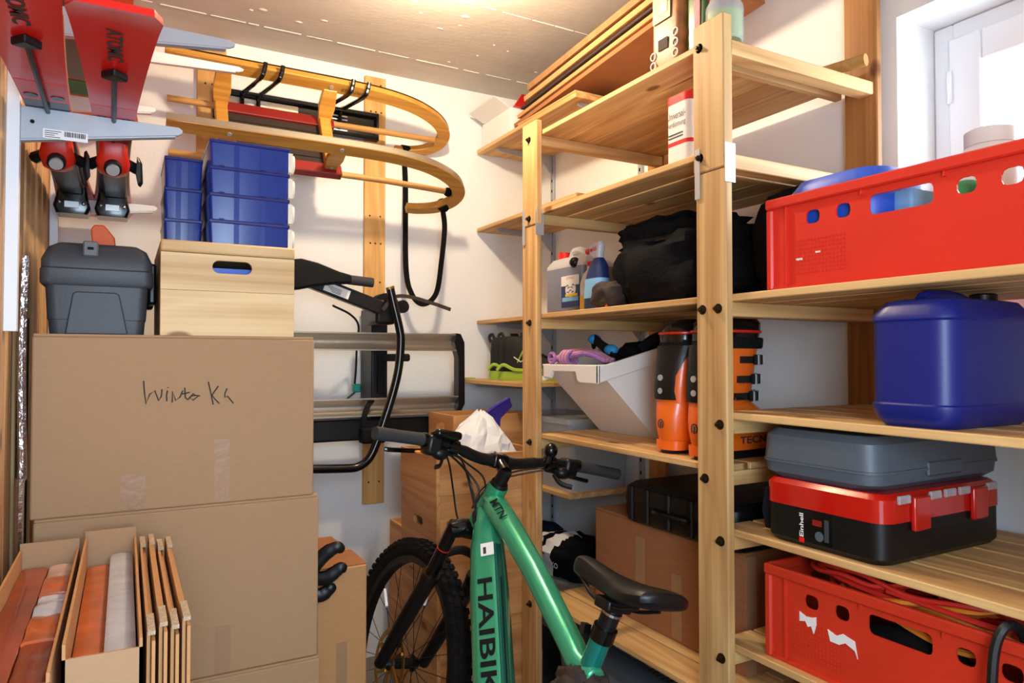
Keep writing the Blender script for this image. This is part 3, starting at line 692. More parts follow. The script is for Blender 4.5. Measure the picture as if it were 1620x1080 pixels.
# ------------------------------------------------------------------ wooden sled hung on its side
s_, c_ = math.sin(math.radians(28.7)), math.cos(math.radians(28.7))
MS = Matrix(((1, 0, 0, .112), (0, c_, s_, 2.641), (0, -s_, c_, 2.2365), (0, 0, 0, 1)))
frame(MS)
t = thing('sled', 'varnished wooden sled with curved runners hanging on the back wall', 'sled', M=MS)
prof = [(0, .02), (.25, .02), (.5, .02), (.70, .022), (.85, .034), (.97, .062), (1.07, .112), (1.122, .175), (1.120, .240), (1.065, .290), (.99, .312), (.935, .315)]
path = bez([(x, u, 0) for x, u in prof], 6)
for k, wv in enumerate((.165, -.165)):
    rings = []; rs = []
    for i, p in enumerate(path):
        d = (path[min(i + 1, len(path) - 1)] - path[max(i - 1, 0)]).normalized(); nrm = Vector((-d.y, d.x, 0))
        f = i / len(path); hh = .027 if f < .62 else .027 - .011 * (f - .62) / .38
        rings.append([p + nrm * hh * a + Vector((0, 0, wv + .016 * b)) for a, b in ((-1, -1), (-1, 1), (1, 1), (1, -1))])
        if f < .70: rs.append([p - nrm * (hh + .0010 * (1 - a)) * 1.0 + nrm * (0) + Vector((0, 0, wv + (.0145 * b if k else .0125 + .0035 * b))) for a, b in ((0, -1), (0, 1), (1, 1), (1, -1))])
    r = B('runner', MB().loft(rings), 'ash_x', t, bevel=.002, smooth=True, ang=50)
    B('runner_steel', MB().loft(rs), 'aluminium' if k else 'bolt_dark', r, smooth=True)
    for x in (.195, .585): B('rivet', MB().cyl((x, .02, wv - .016), (x, .02, wv - .0195), .008, n=12), 'zinc', r)
text('lettering', 'WINTHALLIS', .016, (.72, .016,   .165 - .0168), (-1, 0, 0), (0, 1, 0), 'ink', t, width=.095, label='small burnt-in lettering on the upper runner')
for x in (.195, .585):
    for sg in (1, -1):
        a, b = Vector((x, .035, sg * .158)), Vector((x, .185, sg * .118))
        B('leg', MB().prism([(-.026, 0), (.026, 0), (.032, .08), (.022, .155), (-.022, .155), (-.032, .08)], -.012, .012, lambda u, v, kk: tuple(a + (b - a) * (v / .155) + Vector((u, 0, kk)))), 'ash_x', t, bevel=.002)
        B('rivet', MB().cyl((x, .165, sg * .118 - .02), (x, .165, sg * .118 + .02), .007, n=12), 'zinc', t)
    B('cross_bar', MB().box(x - .022, x + .022, .150, .184, -.118, .118), 'ash_x', t, bevel=.003)
for sg in (1, -1):
    B('side_pole', MB().tube([(.015, .194, sg * .134), (.40, .195, sg * .134), (.80, .196, sg * .138), (1.085, .205, sg * .148)], .0125, 12), 'beech_x', t, smooth=True)
    B('seat_rail', MB().box(.195, .63, .178, .212, min(sg * .102, sg * .152), max(sg * .102, sg * .152)), 'seat_red', t, bevel=.003)
for j in range(5):
    wv = -.090 + j * .045
    B('seat_slat', MB().box(.205, .62, .190, .202, wv - .0205, wv + .0205), 'seat_cloth', t, bevel=.001)
def Wp(x, u, wv): return MS @ Vector((x, u, wv))
frame()
upE, loE = Wp(.985, .312, .165), Wp(1.09, .275, -.165)
# towing strap
pts = bez([upE + Vector((-.004, 0, -.022)), upE + Vector((.0, -.01, -.16)), (1.075, 2.915, 1.70), (1.09, 2.88, 1.575), (1.135, 2.86, 1.532), (1.185, 2.835, 1.58), (1.195, 2.80, 1.72), loE + Vector((.008, 0, -.10)), loE + Vector((0, 0, -.022))], 8)
B('tow_strap', MB().tube(pts, .0012, 4, flat=10, up=(0, 1, .2)), 'webbing', t)
for P, d in ((upE, (1, .1, 0)), (loE, (.6, .6, -.2))):
    B('strap_knot', MB().tube([Vector(P) - Vector(d).normalized() * .016, Vector(P) + Vector(d).normalized() * .016], .027, 10), 'webbing', t, smooth=True)
B('strap_knot', MB().ball(Wp(1.09, .205, -.150), .020, 10, 6), 'webbing', t, smooth=True)

# ------------------------------------------------------------------ folded bike carrier on the back wall
t = thing('bike_carrier', 'folded black bike carrier with two aluminium wheel rails on back wall', 'bike carrier', (.93, 2.97, 1.0))
def rail_alu(z, z1, y):
    h = z1 - z
    prof = [(0, 0), (.012, .004), (.034, h * .25), (.040, h * .5), (.034, h * .75), (.012, h - .004), (0, h), (-.005, h), (-.005, h - .006), (.028, h * .72), (.033, h * .5), (.028, h * .28), (-.005, .006), (-.005, 0)]
    B('wheel_rail', MB().prism(prof, .46, 1.262, lambda u, v, k: (k, y + u, z + v)), 'aluminium', t, smooth=True, ang=60)
rail_alu(1.328, 1.402, 2.775); rail_alu(1.062, 1.136, 2.775)
B('end_plate', MB().prism([(1.250, 1.405), (1.272, 1.402), (1.290, 1.365), (1.292, 1.10), (1.272, 1.066), (1.250, 1.066), (1.262, 1.10), (1.262, 1.30), (1.243, 1.365)], 2.765, 2.82, lambda u, v, k: (u, k, v)), 'black_plastic', t, bevel=.003)
B('centre_post', MB().box(.893, .962, 2.822, 2.9785, .985, 1.505), 'black_plastic', t, bevel=.006, seg=2)
B('post_cover', MB().box(.915, .945, 2.805, 2.822, 1.15, 1.31), 'black_matte', t, bevel=.003)
B('lower_beam', MB().box(.50, 1.20, 2.79, 2.88, .965, 1.052), 'black_plastic', t, bevel=.008, seg=2)
B('hinge_block', MB().box(.83, .93, 2.74, 2.80, .955, 1.02), 'black_matte', t, bevel=.01, seg=2)
Yb_ = 2.615
P = [(617, 455), (624, 486), (632, 520), (634, 540), (631, 580), (622, 620), (608, 665), (594, 705), (583, 726), (567, 738), (545, 741), (480, 742)]
def oy(px, py, Y):
    f_ = 1112.; ya = math.radians(28.85); pi_ = math.radians(1.31)
    F = Vector((math.sin(ya) * math.cos(pi_), math.cos(ya) * math.cos(pi_), math.sin(pi_))); R = Vector((math.cos(ya), -math.sin(ya), 0)); U = R.cross(F)
    d = F + R * ((px - 810) / f_) - U * ((py - 540) / f_); return d * (Y / d.y) + Vector((0, 0, 1.3))
B('hoop', MB().tube(bez([oy(*p, Yb_) for p in P], 4), .0165, 14), 'black_gloss', t, smooth=True)
B('hoop_cap', MB().cyl(oy(616.6, 453.5, Yb_), oy(617.6, 457, Yb_), .0172, n=14), 'brass_gold', t)
B('hoop_clamp', MB().box(.925, .985, 2.615, 2.79, 1.285, 1.315), 'black_matte', t, bevel=.006)
# swivel arm and lock handle
B('arm_beam', MB().obox((.72, 2.66, 1.547), (.165, .020, .027), Matrix.Rotation(math.radians(19), 3, 'Y')), 'black_plastic', t, bevel=.004)
B('arm_bracket', MB().box(.855, .935, 2.645, 2.80, 1.43, 1.53), 'black_plastic', t, bevel=.012, seg=2)
Mh = Matrix.Rotation(math.radians(19), 3, 'Y')
lb_ = B('rating_label', MB().obox(Vector((.700, 2.6392, 1.553)), (.050, .0006, .017), Mh), 'paper_white', t, label='white rating label')
mb = MB()
for i in range(4): mb.obox(Vector((.690 + i * .002, 2.6383, 1.562 - i * .0065)), (.030 - .004 * i, .0004, .0010), Mh)
B('small_print', mb, 'ink', lb_)
wing = [(.52, 1.595), (.52, 1.655), (.56, 1.660), (.62, 1.648), (.70, 1.620), (.745, 1.610), (.745, 1.580), (.69, 1.575), (.62, 1.565), (.56, 1.550), (.52, 1.545)]
B('handle_wing', MB().prism(wing, 2.595, 2.655, lambda u, v, k: (u, k, v)), 'black_matte', t, bevel=.008, seg=2)
B('handle_grip', MB().tube([(.735, 2.625, 1.595), (.835, 2.625, 1.588)], .0185, 12, flat=.85), 'grip_rubber', t, smooth=True)
B('pivot_disc', MB().cyl((.905, 2.665, 1.505), (.905, 2.74, 1.505), .050, n=24), 'black_matte', t, smooth=True)
B('knob', MB().cyl((.968, 2.655, 1.503), (.968, 2.70, 1.503), .026, n=16), 'black_plastic', t, smooth=True)
B('ratchet_strap', MB().tube(bez([(.875, 2.63, 1.485), (.92, 2.625, 1.535), (.98, 2.622, 1.540), (1.07, 2.62, 1.520), (1.158, 2.62, 1.495)], 6), .007, 4, flat=.35, up=(0, 0, 1)), 'brown_fabric', t)
B('tie_strap', MB().tube(bez([(.90, 2.80, 1.14), (.86, 2.77, 1.10), (.845, 2.765, 1.05), (.86, 2.765, 1.00)], 6), .011, 4, flat=.2, up=(1, 0, 0)), 'black_matte', t)
B('cable', MB().tube(bez([(.70, 2.70, 1.50), (.78, 2.74, 1.47), (.83, 2.80, 1.43), (.845, 2.87, 1.36), (.85, 2.90, 1.25), (.845, 2.90, 1.19)], 6), .0045, 7), 'cable_black', t, smooth=True)
B('plug', MB().box(.835, .865, 2.875, 2.905, 1.155, 1.19), 'teal', t, bevel=.004)
B('plug_cable', MB().tube([(.846, 2.89, 1.158), (.80, 2.89, 1.12)], .004, 7), 'cable_black', t)
# ------------------------------------------------------------------ wooden crates by the bike
def crate(x0, x1, y0, y1, z0, z1, label, slot=True, lidded=False, rows=1, m='crate'):
    t = thing('wooden_crate', label, 'crate', ((x0 + x1) / 2, (y0 + y1) / 2, z0), 'wooden crates behind the bike'); w_ = .012
    hs = [(z0 + (z1 - z0) * i / rows, z0 + (z1 - z0) * (i + 1) / rows - (.0006 if i < rows - 1 else 0)) for i in range(rows)]
    for i, (a, b) in enumerate(hs):
        box('front_board', (x0 + w_, x1 - w_, y0, y0 + w_, a, b), m + '_x', t, bevel=.001)
        box('back_board', (x0 + w_, x1 - w_, y1 - w_, y1, a, b), m + '_x', t, bevel=.001)
        box('end_board', (x1 - w_, x1, y0, y1, a, b), m + '_y', t, bevel=.001)
        if i == rows - 1 and slot:
            yc = (y0 + y1) / 2; zc = a + (b - a) * (.62 if rows == 1 else .55)
            pm = slot_panel(y0, y1, a, b, yc - .042, yc + .042, zc - .015, zc + .015, 0, w_)
            pm.v = [(x0 + v[1], v[0], v[2]) for v in pm.v]
            B('end_board', pm, m + '_y', t)
        else: box('end_board', (x0, x0 + w_, y0, y1, a, b), m + '_y', t, bevel=.001)
    box('bottom', (x0 + w_, x1 - w_, y0 + w_, y1 - w_, z0, z0 + .006), m + '_x', t)
    if lidded: box('lid', (x0 + w_, x1 - w_, y0 + w_, y1 - w_, z1 - .008, z1), m + '_x', t)
    return t
crate(.890, 1.285, 2.112, 2.440, 0, .285, 'bottom wooden crate of the front stack, behind the bike wheel', False, True, 2)
crate(.888, 1.284, 2.112, 2.440, .285, .570, 'second wooden crate of the front stack, behind the bike fork', False, True, 2)
crate(.886, 1.285, 2.112, 2.440, .570, .852, 'third wooden crate of the front stack, with a handle hole at its side', True, True, 1)
crate(.884, 1.286, 2.110, 2.442, .852, .978, 'open top wooden crate of the front stack holding crumpled paper', False, False, 1)
crate(.985, 1.420, 2.47, 2.86, 0, .310, 'bottom wooden crate of the stack by the back wall', False, True, 2)
crate(.987, 1.420, 2.47, 2.86, .310, .620, 'wider wooden crate of the back stack, its corner left of the front stack', False, True, 1)
crate(1.118, 1.445, 2.50, 2.745, .620, .944, 'plain wooden crate under the topmost crate of the back stack', False, True, 1)
crate(1.116, 1.447, 2.498, 2.747, .944, 1.074, 'topmost open wooden crate of the back stack with a small handle hole', True, False, 1)
# crumpled paper and blue plastic shovel in the open crate
rings = []
for i in range(10):
    f = i / 9; r = .185 * (1 - f ** 1.5) ** .8 + .014; z = .866 + .245 * f
    rg = []
    for j in range(26):
        a = 2 * PI * j / 26; d = Vector((math.cos(a), math.sin(a), f * 2.2))
        k = 1 + .22 * noise.noise(d * 1.6 + Vector((4, 1, 0))) - .30 * abs(noise.noise(d * 3.3)) + .14 * noise.noise(d * 6.5)
        rg.append((1.088 + .012 * f + r * .88 * k * math.cos(a), 2.225 + r * .55 * k * math.sin(a), z + .020 * noise.noise(d * 3 + Vector((0, 0, 9)))))
    rings.append(rg)
tag(B('crumpled_paper', MB().loft(rings), 'paper_white'), 'crumpled white paper bag in the open wooden crate', 'paper')
t = thing('blue_tool', 'dark blue plastic dustpan standing in the open wooden crate', 'dustpan', (1.22, 2.23, .87))
B('pan', MB().prism([(1.155, .872), (1.150, 1.10), (1.19, 1.125), (1.250, 1.155), (1.265, 1.12), (1.215, 1.075), (1.21, .99), (1.255, .93), (1.262, .872)], 2.29, 2.305, lambda u, v, k: (u, k, v)), 'purple', t, bevel=.003)
B('pan_rim', MB().tube([(1.155, 2.285, .88), (1.152, 2.285, 1.10), (1.19, 2.285, 1.122), (1.248, 2.285, 1.15)], .006), 'purple', t)

# ------------------------------------------------------------------ mountain bike leaning against the shelf
AZ, LEAN, STEER = math.radians(1.84), math.radians(15.3), .1168
MBk = T((.634, 1.2665, .006)) @ Matrix.Rotation(math.radians(90) - AZ, 4, 'Z') @ Matrix.Rotation(LEAN, 4, 'X')
ax_ = Vector((-.4305, 0, .9026)); hc = Vector((.465, 0, .975))
MSt = MBk @ T(hc) @ Matrix.Rotation(STEER, 4, ax_) @ T(-hc)
bk = thing('mountain_bike', 'green electric mountain bike leaning against the shelf unit', 'bicycle', M=MBk)
frame(MBk)
def ringsec(c, d, hw, hh, ch=.35, n=Vector((0, 0, 0))):
    d = Vector(d).normalized(); y = Vector((0, 1, 0)); up = y.cross(d) * -1
    if up.z < 0 and abs(up.z) > .2: up = -up
    c = Vector(c)
    return [c + y * hw * a + up * hh * b for a, b in ((1, -1 + ch), (1, 1 - ch), (1 - ch, 1), (-1 + ch, 1), (-1, 1 - ch), (-1, -1 + ch), (-1 + ch, -1), (1 - ch, -1))]
def beam(name, pts, m, hw, hh, ch=.4, root=bk):
    pts = [Vector(p) for p in pts]; R = []
    for i, p in enumerate(pts):
        d = pts[min(i + 1, len(pts) - 1)] - pts[max(i - 1, 0)]
        R.append(ringsec(p, d, hw[i], hh[i], ch))
    return B(name, MB().loft(R), m, root, bevel=.006, seg=2)
dn = Vector((.47, 0, .852)); db = Vector((.085, 0, .30)); dd = (db - dn).normalized(); nt = Vector((dd.z, 0, -dd.x))
if nt.z < 0: nt = -nt
dt = beam('down_tube', [(.490, 0, .905), dn + (db - dn) * .08, dn + (db - dn) * .25, dn + (db - dn) * .6, db], 'bike_green', [.036, .047, .051, .051, .050], [.034, .052, .056, .056, .054], .72)
# darker battery cover on top of the down tube
P0 = dn + dd * .05 + nt * .0515; 
beam('battery_cover', [dn + dd * .06 + nt * .046, dn + dd * .16 + nt * .047, dn + dd * .50 + nt * .047, dn + dd * .64 + nt * .046], 'bike_dark_green', [.010, .013, .013, .013], [.010, .0125, .0125, .0125], .3)
box_ = B('seam_line', MB().tube([dn + dd * .15 + nt * .0600, dn + dd * .64 + nt * .0600], .0022, 5), 'black_matte', bk)
text('lettering', 'HAIBIKE', .040, dn + dd * .150 + nt * .0205 + Vector((0, .0465, 0)), dd, nt * .0403 + Vector((0, -.0367, 0)), 'black_matte', bk, width=.32, off=.0015, bold=.02, label='dark HAIBIKE lettering on the down tube')
hd = (hc - Vector((.517, 0, .867))).normalized()
B('head_tube', MB().tube([Vector((.522, 0, .857)), Vector((.505, 0, .892)), Vector((.485, 0, .935)), hc + hd * .002], [.036, .033, .029, .029], 18), 'bike_green', bk, smooth=True)
tt = beam('top_tube', [(.478, 0, .925), (.44, 0, .918), (.36, 0, .890), (.18, 0, .818), (-.02, 0, .722), (-.060, 0, .700), (-.125, 0, .690)], 'bike_green', [.033, .034, .033, .030, .028, .027, .022], [.032, .032, .029, .027, .025, .025, .021], .55)
ttd = Vector((-.26, 0, -.1)).normalized(); ttn = Vector((ttd.z, 0, -ttd.x))
text('lettering', 'MTN', .023, Vector((.432, 0, .9155)) + ttn * .0150 + Vector((0, .0335, 0)), ttd, ttn * .0176 + Vector((0, -.0187, 0)), 'black_matte', bk, width=.085, off=.003, bold=.02, label='dark MTN lettering on the top tube')
_f = (nt * .0403 + Vector((0, -.0367, 0))).normalized(); _n = dd.cross(_f); MCH = Matrix((dd, _n, _f)).transposed()
stk = B('sticker', MB().obox(dn + dd * .075 + nt * .044 + Vector((0, .027, 0)), (.017, .0010, .018), MCH), 'paper_white', bk, label='small white square sticker')
B('sticker_print', MB().obox(dn + dd * .078 + nt * .0476 + Vector((0, .0245, 0)), (.006, .0004, .008), MCH), 'red', stk)
B('sticker_print', MB().obox(dn + dd * .078 + nt * .0395 + Vector((0, .0325, 0)), (.009, .0004, .004), MCH), 'ink', stk)
B('cable_port', MB().obox(dn + dd * -.03 + nt * .005 + Vector((0, .038, 0)), (.016, .004, .008), Matrix((dd, (0, 1, 0), nt)).transposed()), 'black_plastic', bk)
B('motor', MB().loft([[(x + .01, y, z) for x, y, z in [(.10 * math.cos(2 * PI * j / 18) * k, yy, .335 + .085 * math.sin(2 * PI * j / 18) * k) for j in range(18)]] for yy, k in ((-.06, .8), (-.045, 1), (.045, 1), (.06, .8))]), 'black_plastic', bk, smooth=True)
stt = Vector((-.118, 0, .775)); std = Vector((-.118, 0, .43)).normalized()
B('seat_tube', MB().tube([(-.015, 0, .39), (-.065, 0, .58), (-.118, 0, .775)], .0215, 14), 'bike_teal', bk, smooth=True)
B('seat_clamp', MB().cyl(stt - std * .012, stt + std * .016, .025, n=16).box(-.10, -.085, .018, .034, .765, .785), 'black_gloss', bk, smooth=True)
B('seat_post', MB().tube([stt + std * .014, stt + std * .05, stt + std * .052, stt + std * .085], [.0195, .0195, .017, .017], 14), 'black_plastic', bk, smooth=True)
B('post_ring', MB().cyl(stt + std * .046, stt + std * .051, .0215, n=16), 'steel', bk)
# saddle
sec = [(-.022, .012, .008, .884, .030), (0.0, .023, .015, .890, .042), (-.05, .026, .017, .884, .040), (-.10, .032, .018, .876, .032), (-.15, .042, .020, .874, .030), (-.20, .061, .020, .876, .030), (-.245, .068, .019, .884, .030), (-.275, .062, .016, .890, .026), (-.288, .040, .010, .892, .018)]
sec[0] = (.014, .014, .008, .884, .030)
R = []
for x, hw, up, z, dp in sec:
    ring = []
    for a, b in ((1, -.55), (.98, 0), (.8, .62), (.45, .92), (0, 1), (-.45, .92), (-.8, .62), (-.98, 0), (-1, -.55), (-.55, -.8), (.55, -.8)):
        ring.append((x, hw * a, z + (up * b if b > 0 else dp * b)))
    R.append(ring)
sd = B('saddle', MB().loft(R), 'black_plastic', bk, smooth=True, sub=1)
B('saddle_rail', MB().tube(bez([(-.03, .018, .862), (-.09, .022, .838), (-.17, .022, .838), (-.235, .026, .858)], 5), .0038, 7), 'black_plastic', bk, smooth=True)
B('saddle_rail', MB().tube(bez([(-.03, -.018, .862), (-.09, -.022, .838), (-.17, -.022, .838), (-.235, -.026, .858)], 5), .0038, 7), 'black_plastic', bk, smooth=True)
B('rail_clamp', MB().box(-.155, -.105, -.03, .03, .825, .848), 'black_plastic', bk, bevel=.005, seg=2)
fz = MB().blob((-.095, .0, .655), (.070, .056, .055), 3, .22, 3.0)
B('shock_cover', fz, 'brown_fabric', bk, smooth=True)
for yy in (-.062, .062):
    B('chain_stay', MB().tube([(-.02, yy * .7, .34), (-.2, yy, .34), (-.45, yy * 1.15, .36)], .014, 8), 'black_plastic', bk, smooth=True)
    B('seat_stay', MB().tube([(-.06, yy * .6, .60), (-.25, yy, .50), (-.45, yy * 1.15, .37)], .011, 8), 'black_plastic', bk, smooth=True)
    s = 1 if yy > 0 else -1
    B('crank', MB().tube([(.01, s * .085, .335), (.01 + s * .16, s * .095, .335 + s * .03)], .012, 8), 'black_plastic', bk)
    B('pedal', MB().box(.01 + s * .16 - .045, .01 + s * .16 + .045, s * .10 - (.0 if s > 0 else .09), s * .10 + (.09 if s > 0 else 0), .335 + s * .03 - .008, .335 + s * .03 + .008), 'black_plastic', bk, bevel=.003)
def wheel(cx, cz, root):
    n = 64; r0 = .0285
    def tor(R, prof, m, name, par=root):
        rings = []
        for i in range(n):
            a = 2 * PI * i / n
            rings.append([(cx + (R + u) * math.cos(a), v, cz + (R + u) * math.sin(a)) for u, v in prof])
        return B(name, MB().loft(rings, closed=True), m, par, smooth=True)
    ty = tor(.340, [(r0 * .95 * math.cos(2 * PI * j / 12), r0 * math.sin(2 * PI * j / 12)) for j in range(12)], 'rubber', 'tyre')
    mb = MB()
    for i in range(72):
        a = 2 * PI * i / 72
        for v, rr_, h in ((-.012, .3675, .0042), (.012, .3675, .0042), (-.0245, .357, .005), (.0245, .357, .005)):
            aa = a + (PI / 72 if abs(v) > .02 else 0); er = Vector((math.cos(aa), 0, math.sin(aa))); et = Vector((-math.sin(aa), 0, math.cos(aa)))
            mb.obox(Vector((cx, v, cz)) + er * rr_, (h, .0072, .0085), Matrix((er, et * 0 + Vector((0, 1, 0)), et)).transposed())
    B('tread_knob', mb, 'rubber', ty, kind='stuff')
    tor(.305, [(-.008, -.014), (.010, -.017), (.012, .017), (-.008, .014)], 'black_plastic', 'rim')
    B('hub', MB().tube([(cx, -.055, cz), (cx, -.035, cz), (cx, -.03, cz), (cx, .03, cz), (cx, .035, cz), (cx, .055, cz)], [.012, .026, .016, .016, .026, .012], 16), 'black_plastic', root, smooth=True)
    mt = MB().cyl((cx, .042, cz), (cx, .044, cz), .03, n=20); rg = []
    for i in range(40):
        a = 2 * PI * i / 40; rg.append([(cx + r * math.cos(a), y, cz + r * math.sin(a)) for r, y in ((.086, .042), (.101, .042), (.101, .044), (.086, .044))])
    mt.loft(rg, closed=True)
    for i in range(6):
        a = 2 * PI * i / 6; mt.tube([(cx + .026 * math.cos(a), .043, cz + .026 * math.sin(a)), (cx + .09 * math.cos(a + .4), .043, cz + .09 * math.sin(a + .4))], .004, 4)
    B('brake_disc', mt, 'brass_gold', root)
    for i in range(28):
        a = 2 * PI * i / 28; s = 1 if i % 2 else -1; b = a + (.42 if (i // 2) % 2 else -.42)
        p, q = Vector((cx + .024 * math.cos(b), s * .033, cz + .024 * math.sin(b))), Vector((cx + .298 * math.cos(a), s * .004, cz + .298 * math.sin(a)))
        sp = B('spoke', MB().tube([p, q], .0011, 5), 'black_plastic', root)
        if i in (8, 16, 3, 24): B('spoke_reflector', MB().tube([p.lerp(q, .62), p.lerp(q, .86)], .0052, 8), 'reflector', sp, label='white spoke reflector')
wheel(-.45, .36, bk)
frame(MSt)
wheel(.802, .371, bk)
dv = Vector((.4305, 0, -.9026)); fw = Vector((.9026, 0, .4305))
cr = hc + dv * .150 + fw * .004
B('fork_crown', MB().tube([cr + Vector((0, -.082, 0)) + dv * .012, cr + Vector((0, -.05, 0)), cr, cr + Vector((0, .05, 0)), cr + Vector((0, .082, 0)) + dv * .012], [.024, .027, .032, .027, .024], 14), 'black_gloss', bk, smooth=True)
axl = Vector((.802, 0, .371))
for s in (-1, 1):
    y = Vector((0, s * .074, 0)); top = cr + y - dv * .012
    B('stanchion', MB().tube([top, cr + y + dv * .20], .0185, 16), 'black_gloss', bk, smooth=True)
    B('o_ring', MB().tube([cr + y + dv * .072, cr + y + dv * .075], .0195, 14), 'binding_red', bk)
    lo = cr + y + dv * .165; end = axl + y
    lg = B('fork_leg', MB().tube([lo, lo + dv * .02, lo + dv * .022, lo + (end - lo) * .5, end], [.0265, .0265, .024, .0225, .018], 16), 'black_plastic', bk, smooth=True)
    B('seal_ring', MB().tube([lo - dv * .004, lo + dv * .008], .0278, 16), 'bolt_dark', lg)
lo = cr + dv * .175
B('fork_arch', MB().tube(bez([lo + Vector((0, -.074, 0)), lo + Vector((0, -.07, 0)) + fw * .012 - dv * .055, lo - dv * .085 + fw * .02, lo + Vector((0, .07, 0)) + fw * .012 - dv * .055, lo + Vector((0, .074, 0))], 6), .013, 10), 'black_plastic', bk, smooth=True)
B('axle', MB().cyl(axl + Vector((0, -.085, 0)), axl + Vector((0, .085, 0)), .009, n=12), 'steel', bk)
B('brake_caliper', MB().box(.735, .775, .048, .075, .44, .50), 'black_plastic', bk, bevel=.006, seg=2)
# headset, stem and bar
B('headset_spacers', MB().tube([hc + hd * .002, hc + hd * .012, hc + hd * .0125, hc + hd * .052], [.026, .024, .019, .019], 16), 'black_plastic', bk, smooth=True)
sc_ = Vector((.488, 0, 1.040)); st0 = hc + hd * .045
B('stem', MB().tube([st0, st0.lerp(sc_, .5), sc_], [.019, .017, .020], 12), 'black_gloss', bk, smooth=True)
B('stem_clamp', MB().box(.470, .506, -.024, .024, 1.020, 1.060), 'black_gloss', bk, bevel=.006, seg=2)
for sy in (-.016, .016):
    B('clamp_bolt', MB().cyl((.490, sy, 1.058), (.487, sy, 1.064), .004, n=8), 'steel', bk)
for s in (-1, 1):
    P = bez([(.488, 0, 1.040), (.490, s * .06, 1.040), (.482, s * .13, 1.054), (.470, s * .20, 1.064), (.458, s * .27, 1.065), (.438, s * .395, 1.062)], 6)
    R_ = [.0165] * 6 + [.0158] * 6 + [.0135] * 6 + [.0115] * 30
    B('handlebar', MB().tube(P, R_[:len(P)], 12), 'black_plastic', bk, smooth=True)
    ga, gb = Vector((.459, s * .262, 1.065)), Vector((.4365, s * .402, 1.062))
    B('grip', MB().tube([ga, ga.lerp(gb, .1), ga.lerp(gb, .5), ga.lerp(gb, .95), gb], [.0175, .0165, .0160, .0168, .0165], 14), 'grip_rubber', bk, smooth=True)
    B('grip_clamp', MB().tube([ga - (gb - ga).normalized() * .012, ga], .0185, 14), 'black_gloss', bk, smooth=True)
    lv = B('brake_master', MB().obox(Vector((.475, s * .20, 1.045)), (.016, .045, .013), Matrix.Rotation(s * .15, 3, 'Z')), 'black_gloss', bk, bevel=.006, seg=2)
    B('brake_lever', MB().tube(bez([(.492, s * .185, 1.040), (.515, s * .215, 1.034), (.512, s * .27, 1.028), (.498, s * .325, 1.024), (.500, s * .34, 1.024)], 5), .0062, 8, flat=.7), 'black_gloss', lv, smooth=True)
    B('shifter_pod', MB().ball((.455, s * .205, 1.038), (.020, .026, .018), 12, 8), 'black_plastic', bk, smooth=True)
for s in (-1, 1):
    B('control_block', MB().box(.440, .490, min(s * .205, s * .250), max(s * .205, s * .250), 1.028, 1.082), 'black_plastic', bk, bevel=.010, seg=2)
    B('lever_clamp', MB().tube([(.472, s * .150, 1.058), (.470, s * .178, 1.062)], .020, 12), 'black_gloss', bk, smooth=True)
    B('shift_lever', MB().tube(bez([(.470, s * .185, 1.030), (.450, s * .20, 1.008), (.425, s * .225, 1.004)], 4), .007, 8, flat=.6), 'black_plastic', bk, smooth=True)
    B('hose', MB().tube(bez([(.500, s * .165, 1.046), (.545, s * .12, 1.03), (.560, s * .06, 1.00), (.545, s * .01, .95), (.52, .035, .90)], 5), .0032, 7), 'cable_black', bk, smooth=True)
B('display', MB().obox(Vector((.448, .200, 1.087)), (.022, .038, .011), Matrix.Rotation(.25, 3, 'Y')), 'black_gloss', bk, bevel=.008, seg=2)
B('reflector_tab', MB().ball((.488, .245, 1.030), (.009, .016, .005), 10, 6), 'cable_orange', bk, smooth=True)
B('bell', MB().ball((.458, -.150, 1.096), (.020, .020, .022), 14, 10), 'black_gloss', bk, smooth=True)
B('bell_mount', MB().cyl((.462, -.150, 1.060), (.460, -.150, 1.080), .013, n=12), 'black_gloss', bk)
for P in ([(.478, .165, 1.040), (.520, .10, 1.025), (.545, .055, .98), (.515, .042, .925), (.468, .040, .870)],
          [(.474, .160, 1.036), (.515, .085, 1.000), (.530, .050, .965), (.505, .040, .92), (.466, .040, .866)],
          [(.478, .158, 1.048), (.505, .09, 1.020), (.505, .03, .990), (.475, .026, .945)],
          [(.478, -.165, 1.040), (.520, -.10, 1.010), (.535, -.02, .975), (.510, .036, .93), (.470, .041, .872)],
          [(.476, -.160, 1.046), (.515, -.09, 1.02), (.515, -.02, .99), (.48, .02, .95)],
          [(.474, .18, 1.044), (.54, .12, 1.0), (.58, .07, .93), (.56, .05, .86), (.50, .045, .84)]):
    B('cable', MB().tube(bez(P, 7), .0028, 7), 'cable_black', bk, smooth=True)
frame()
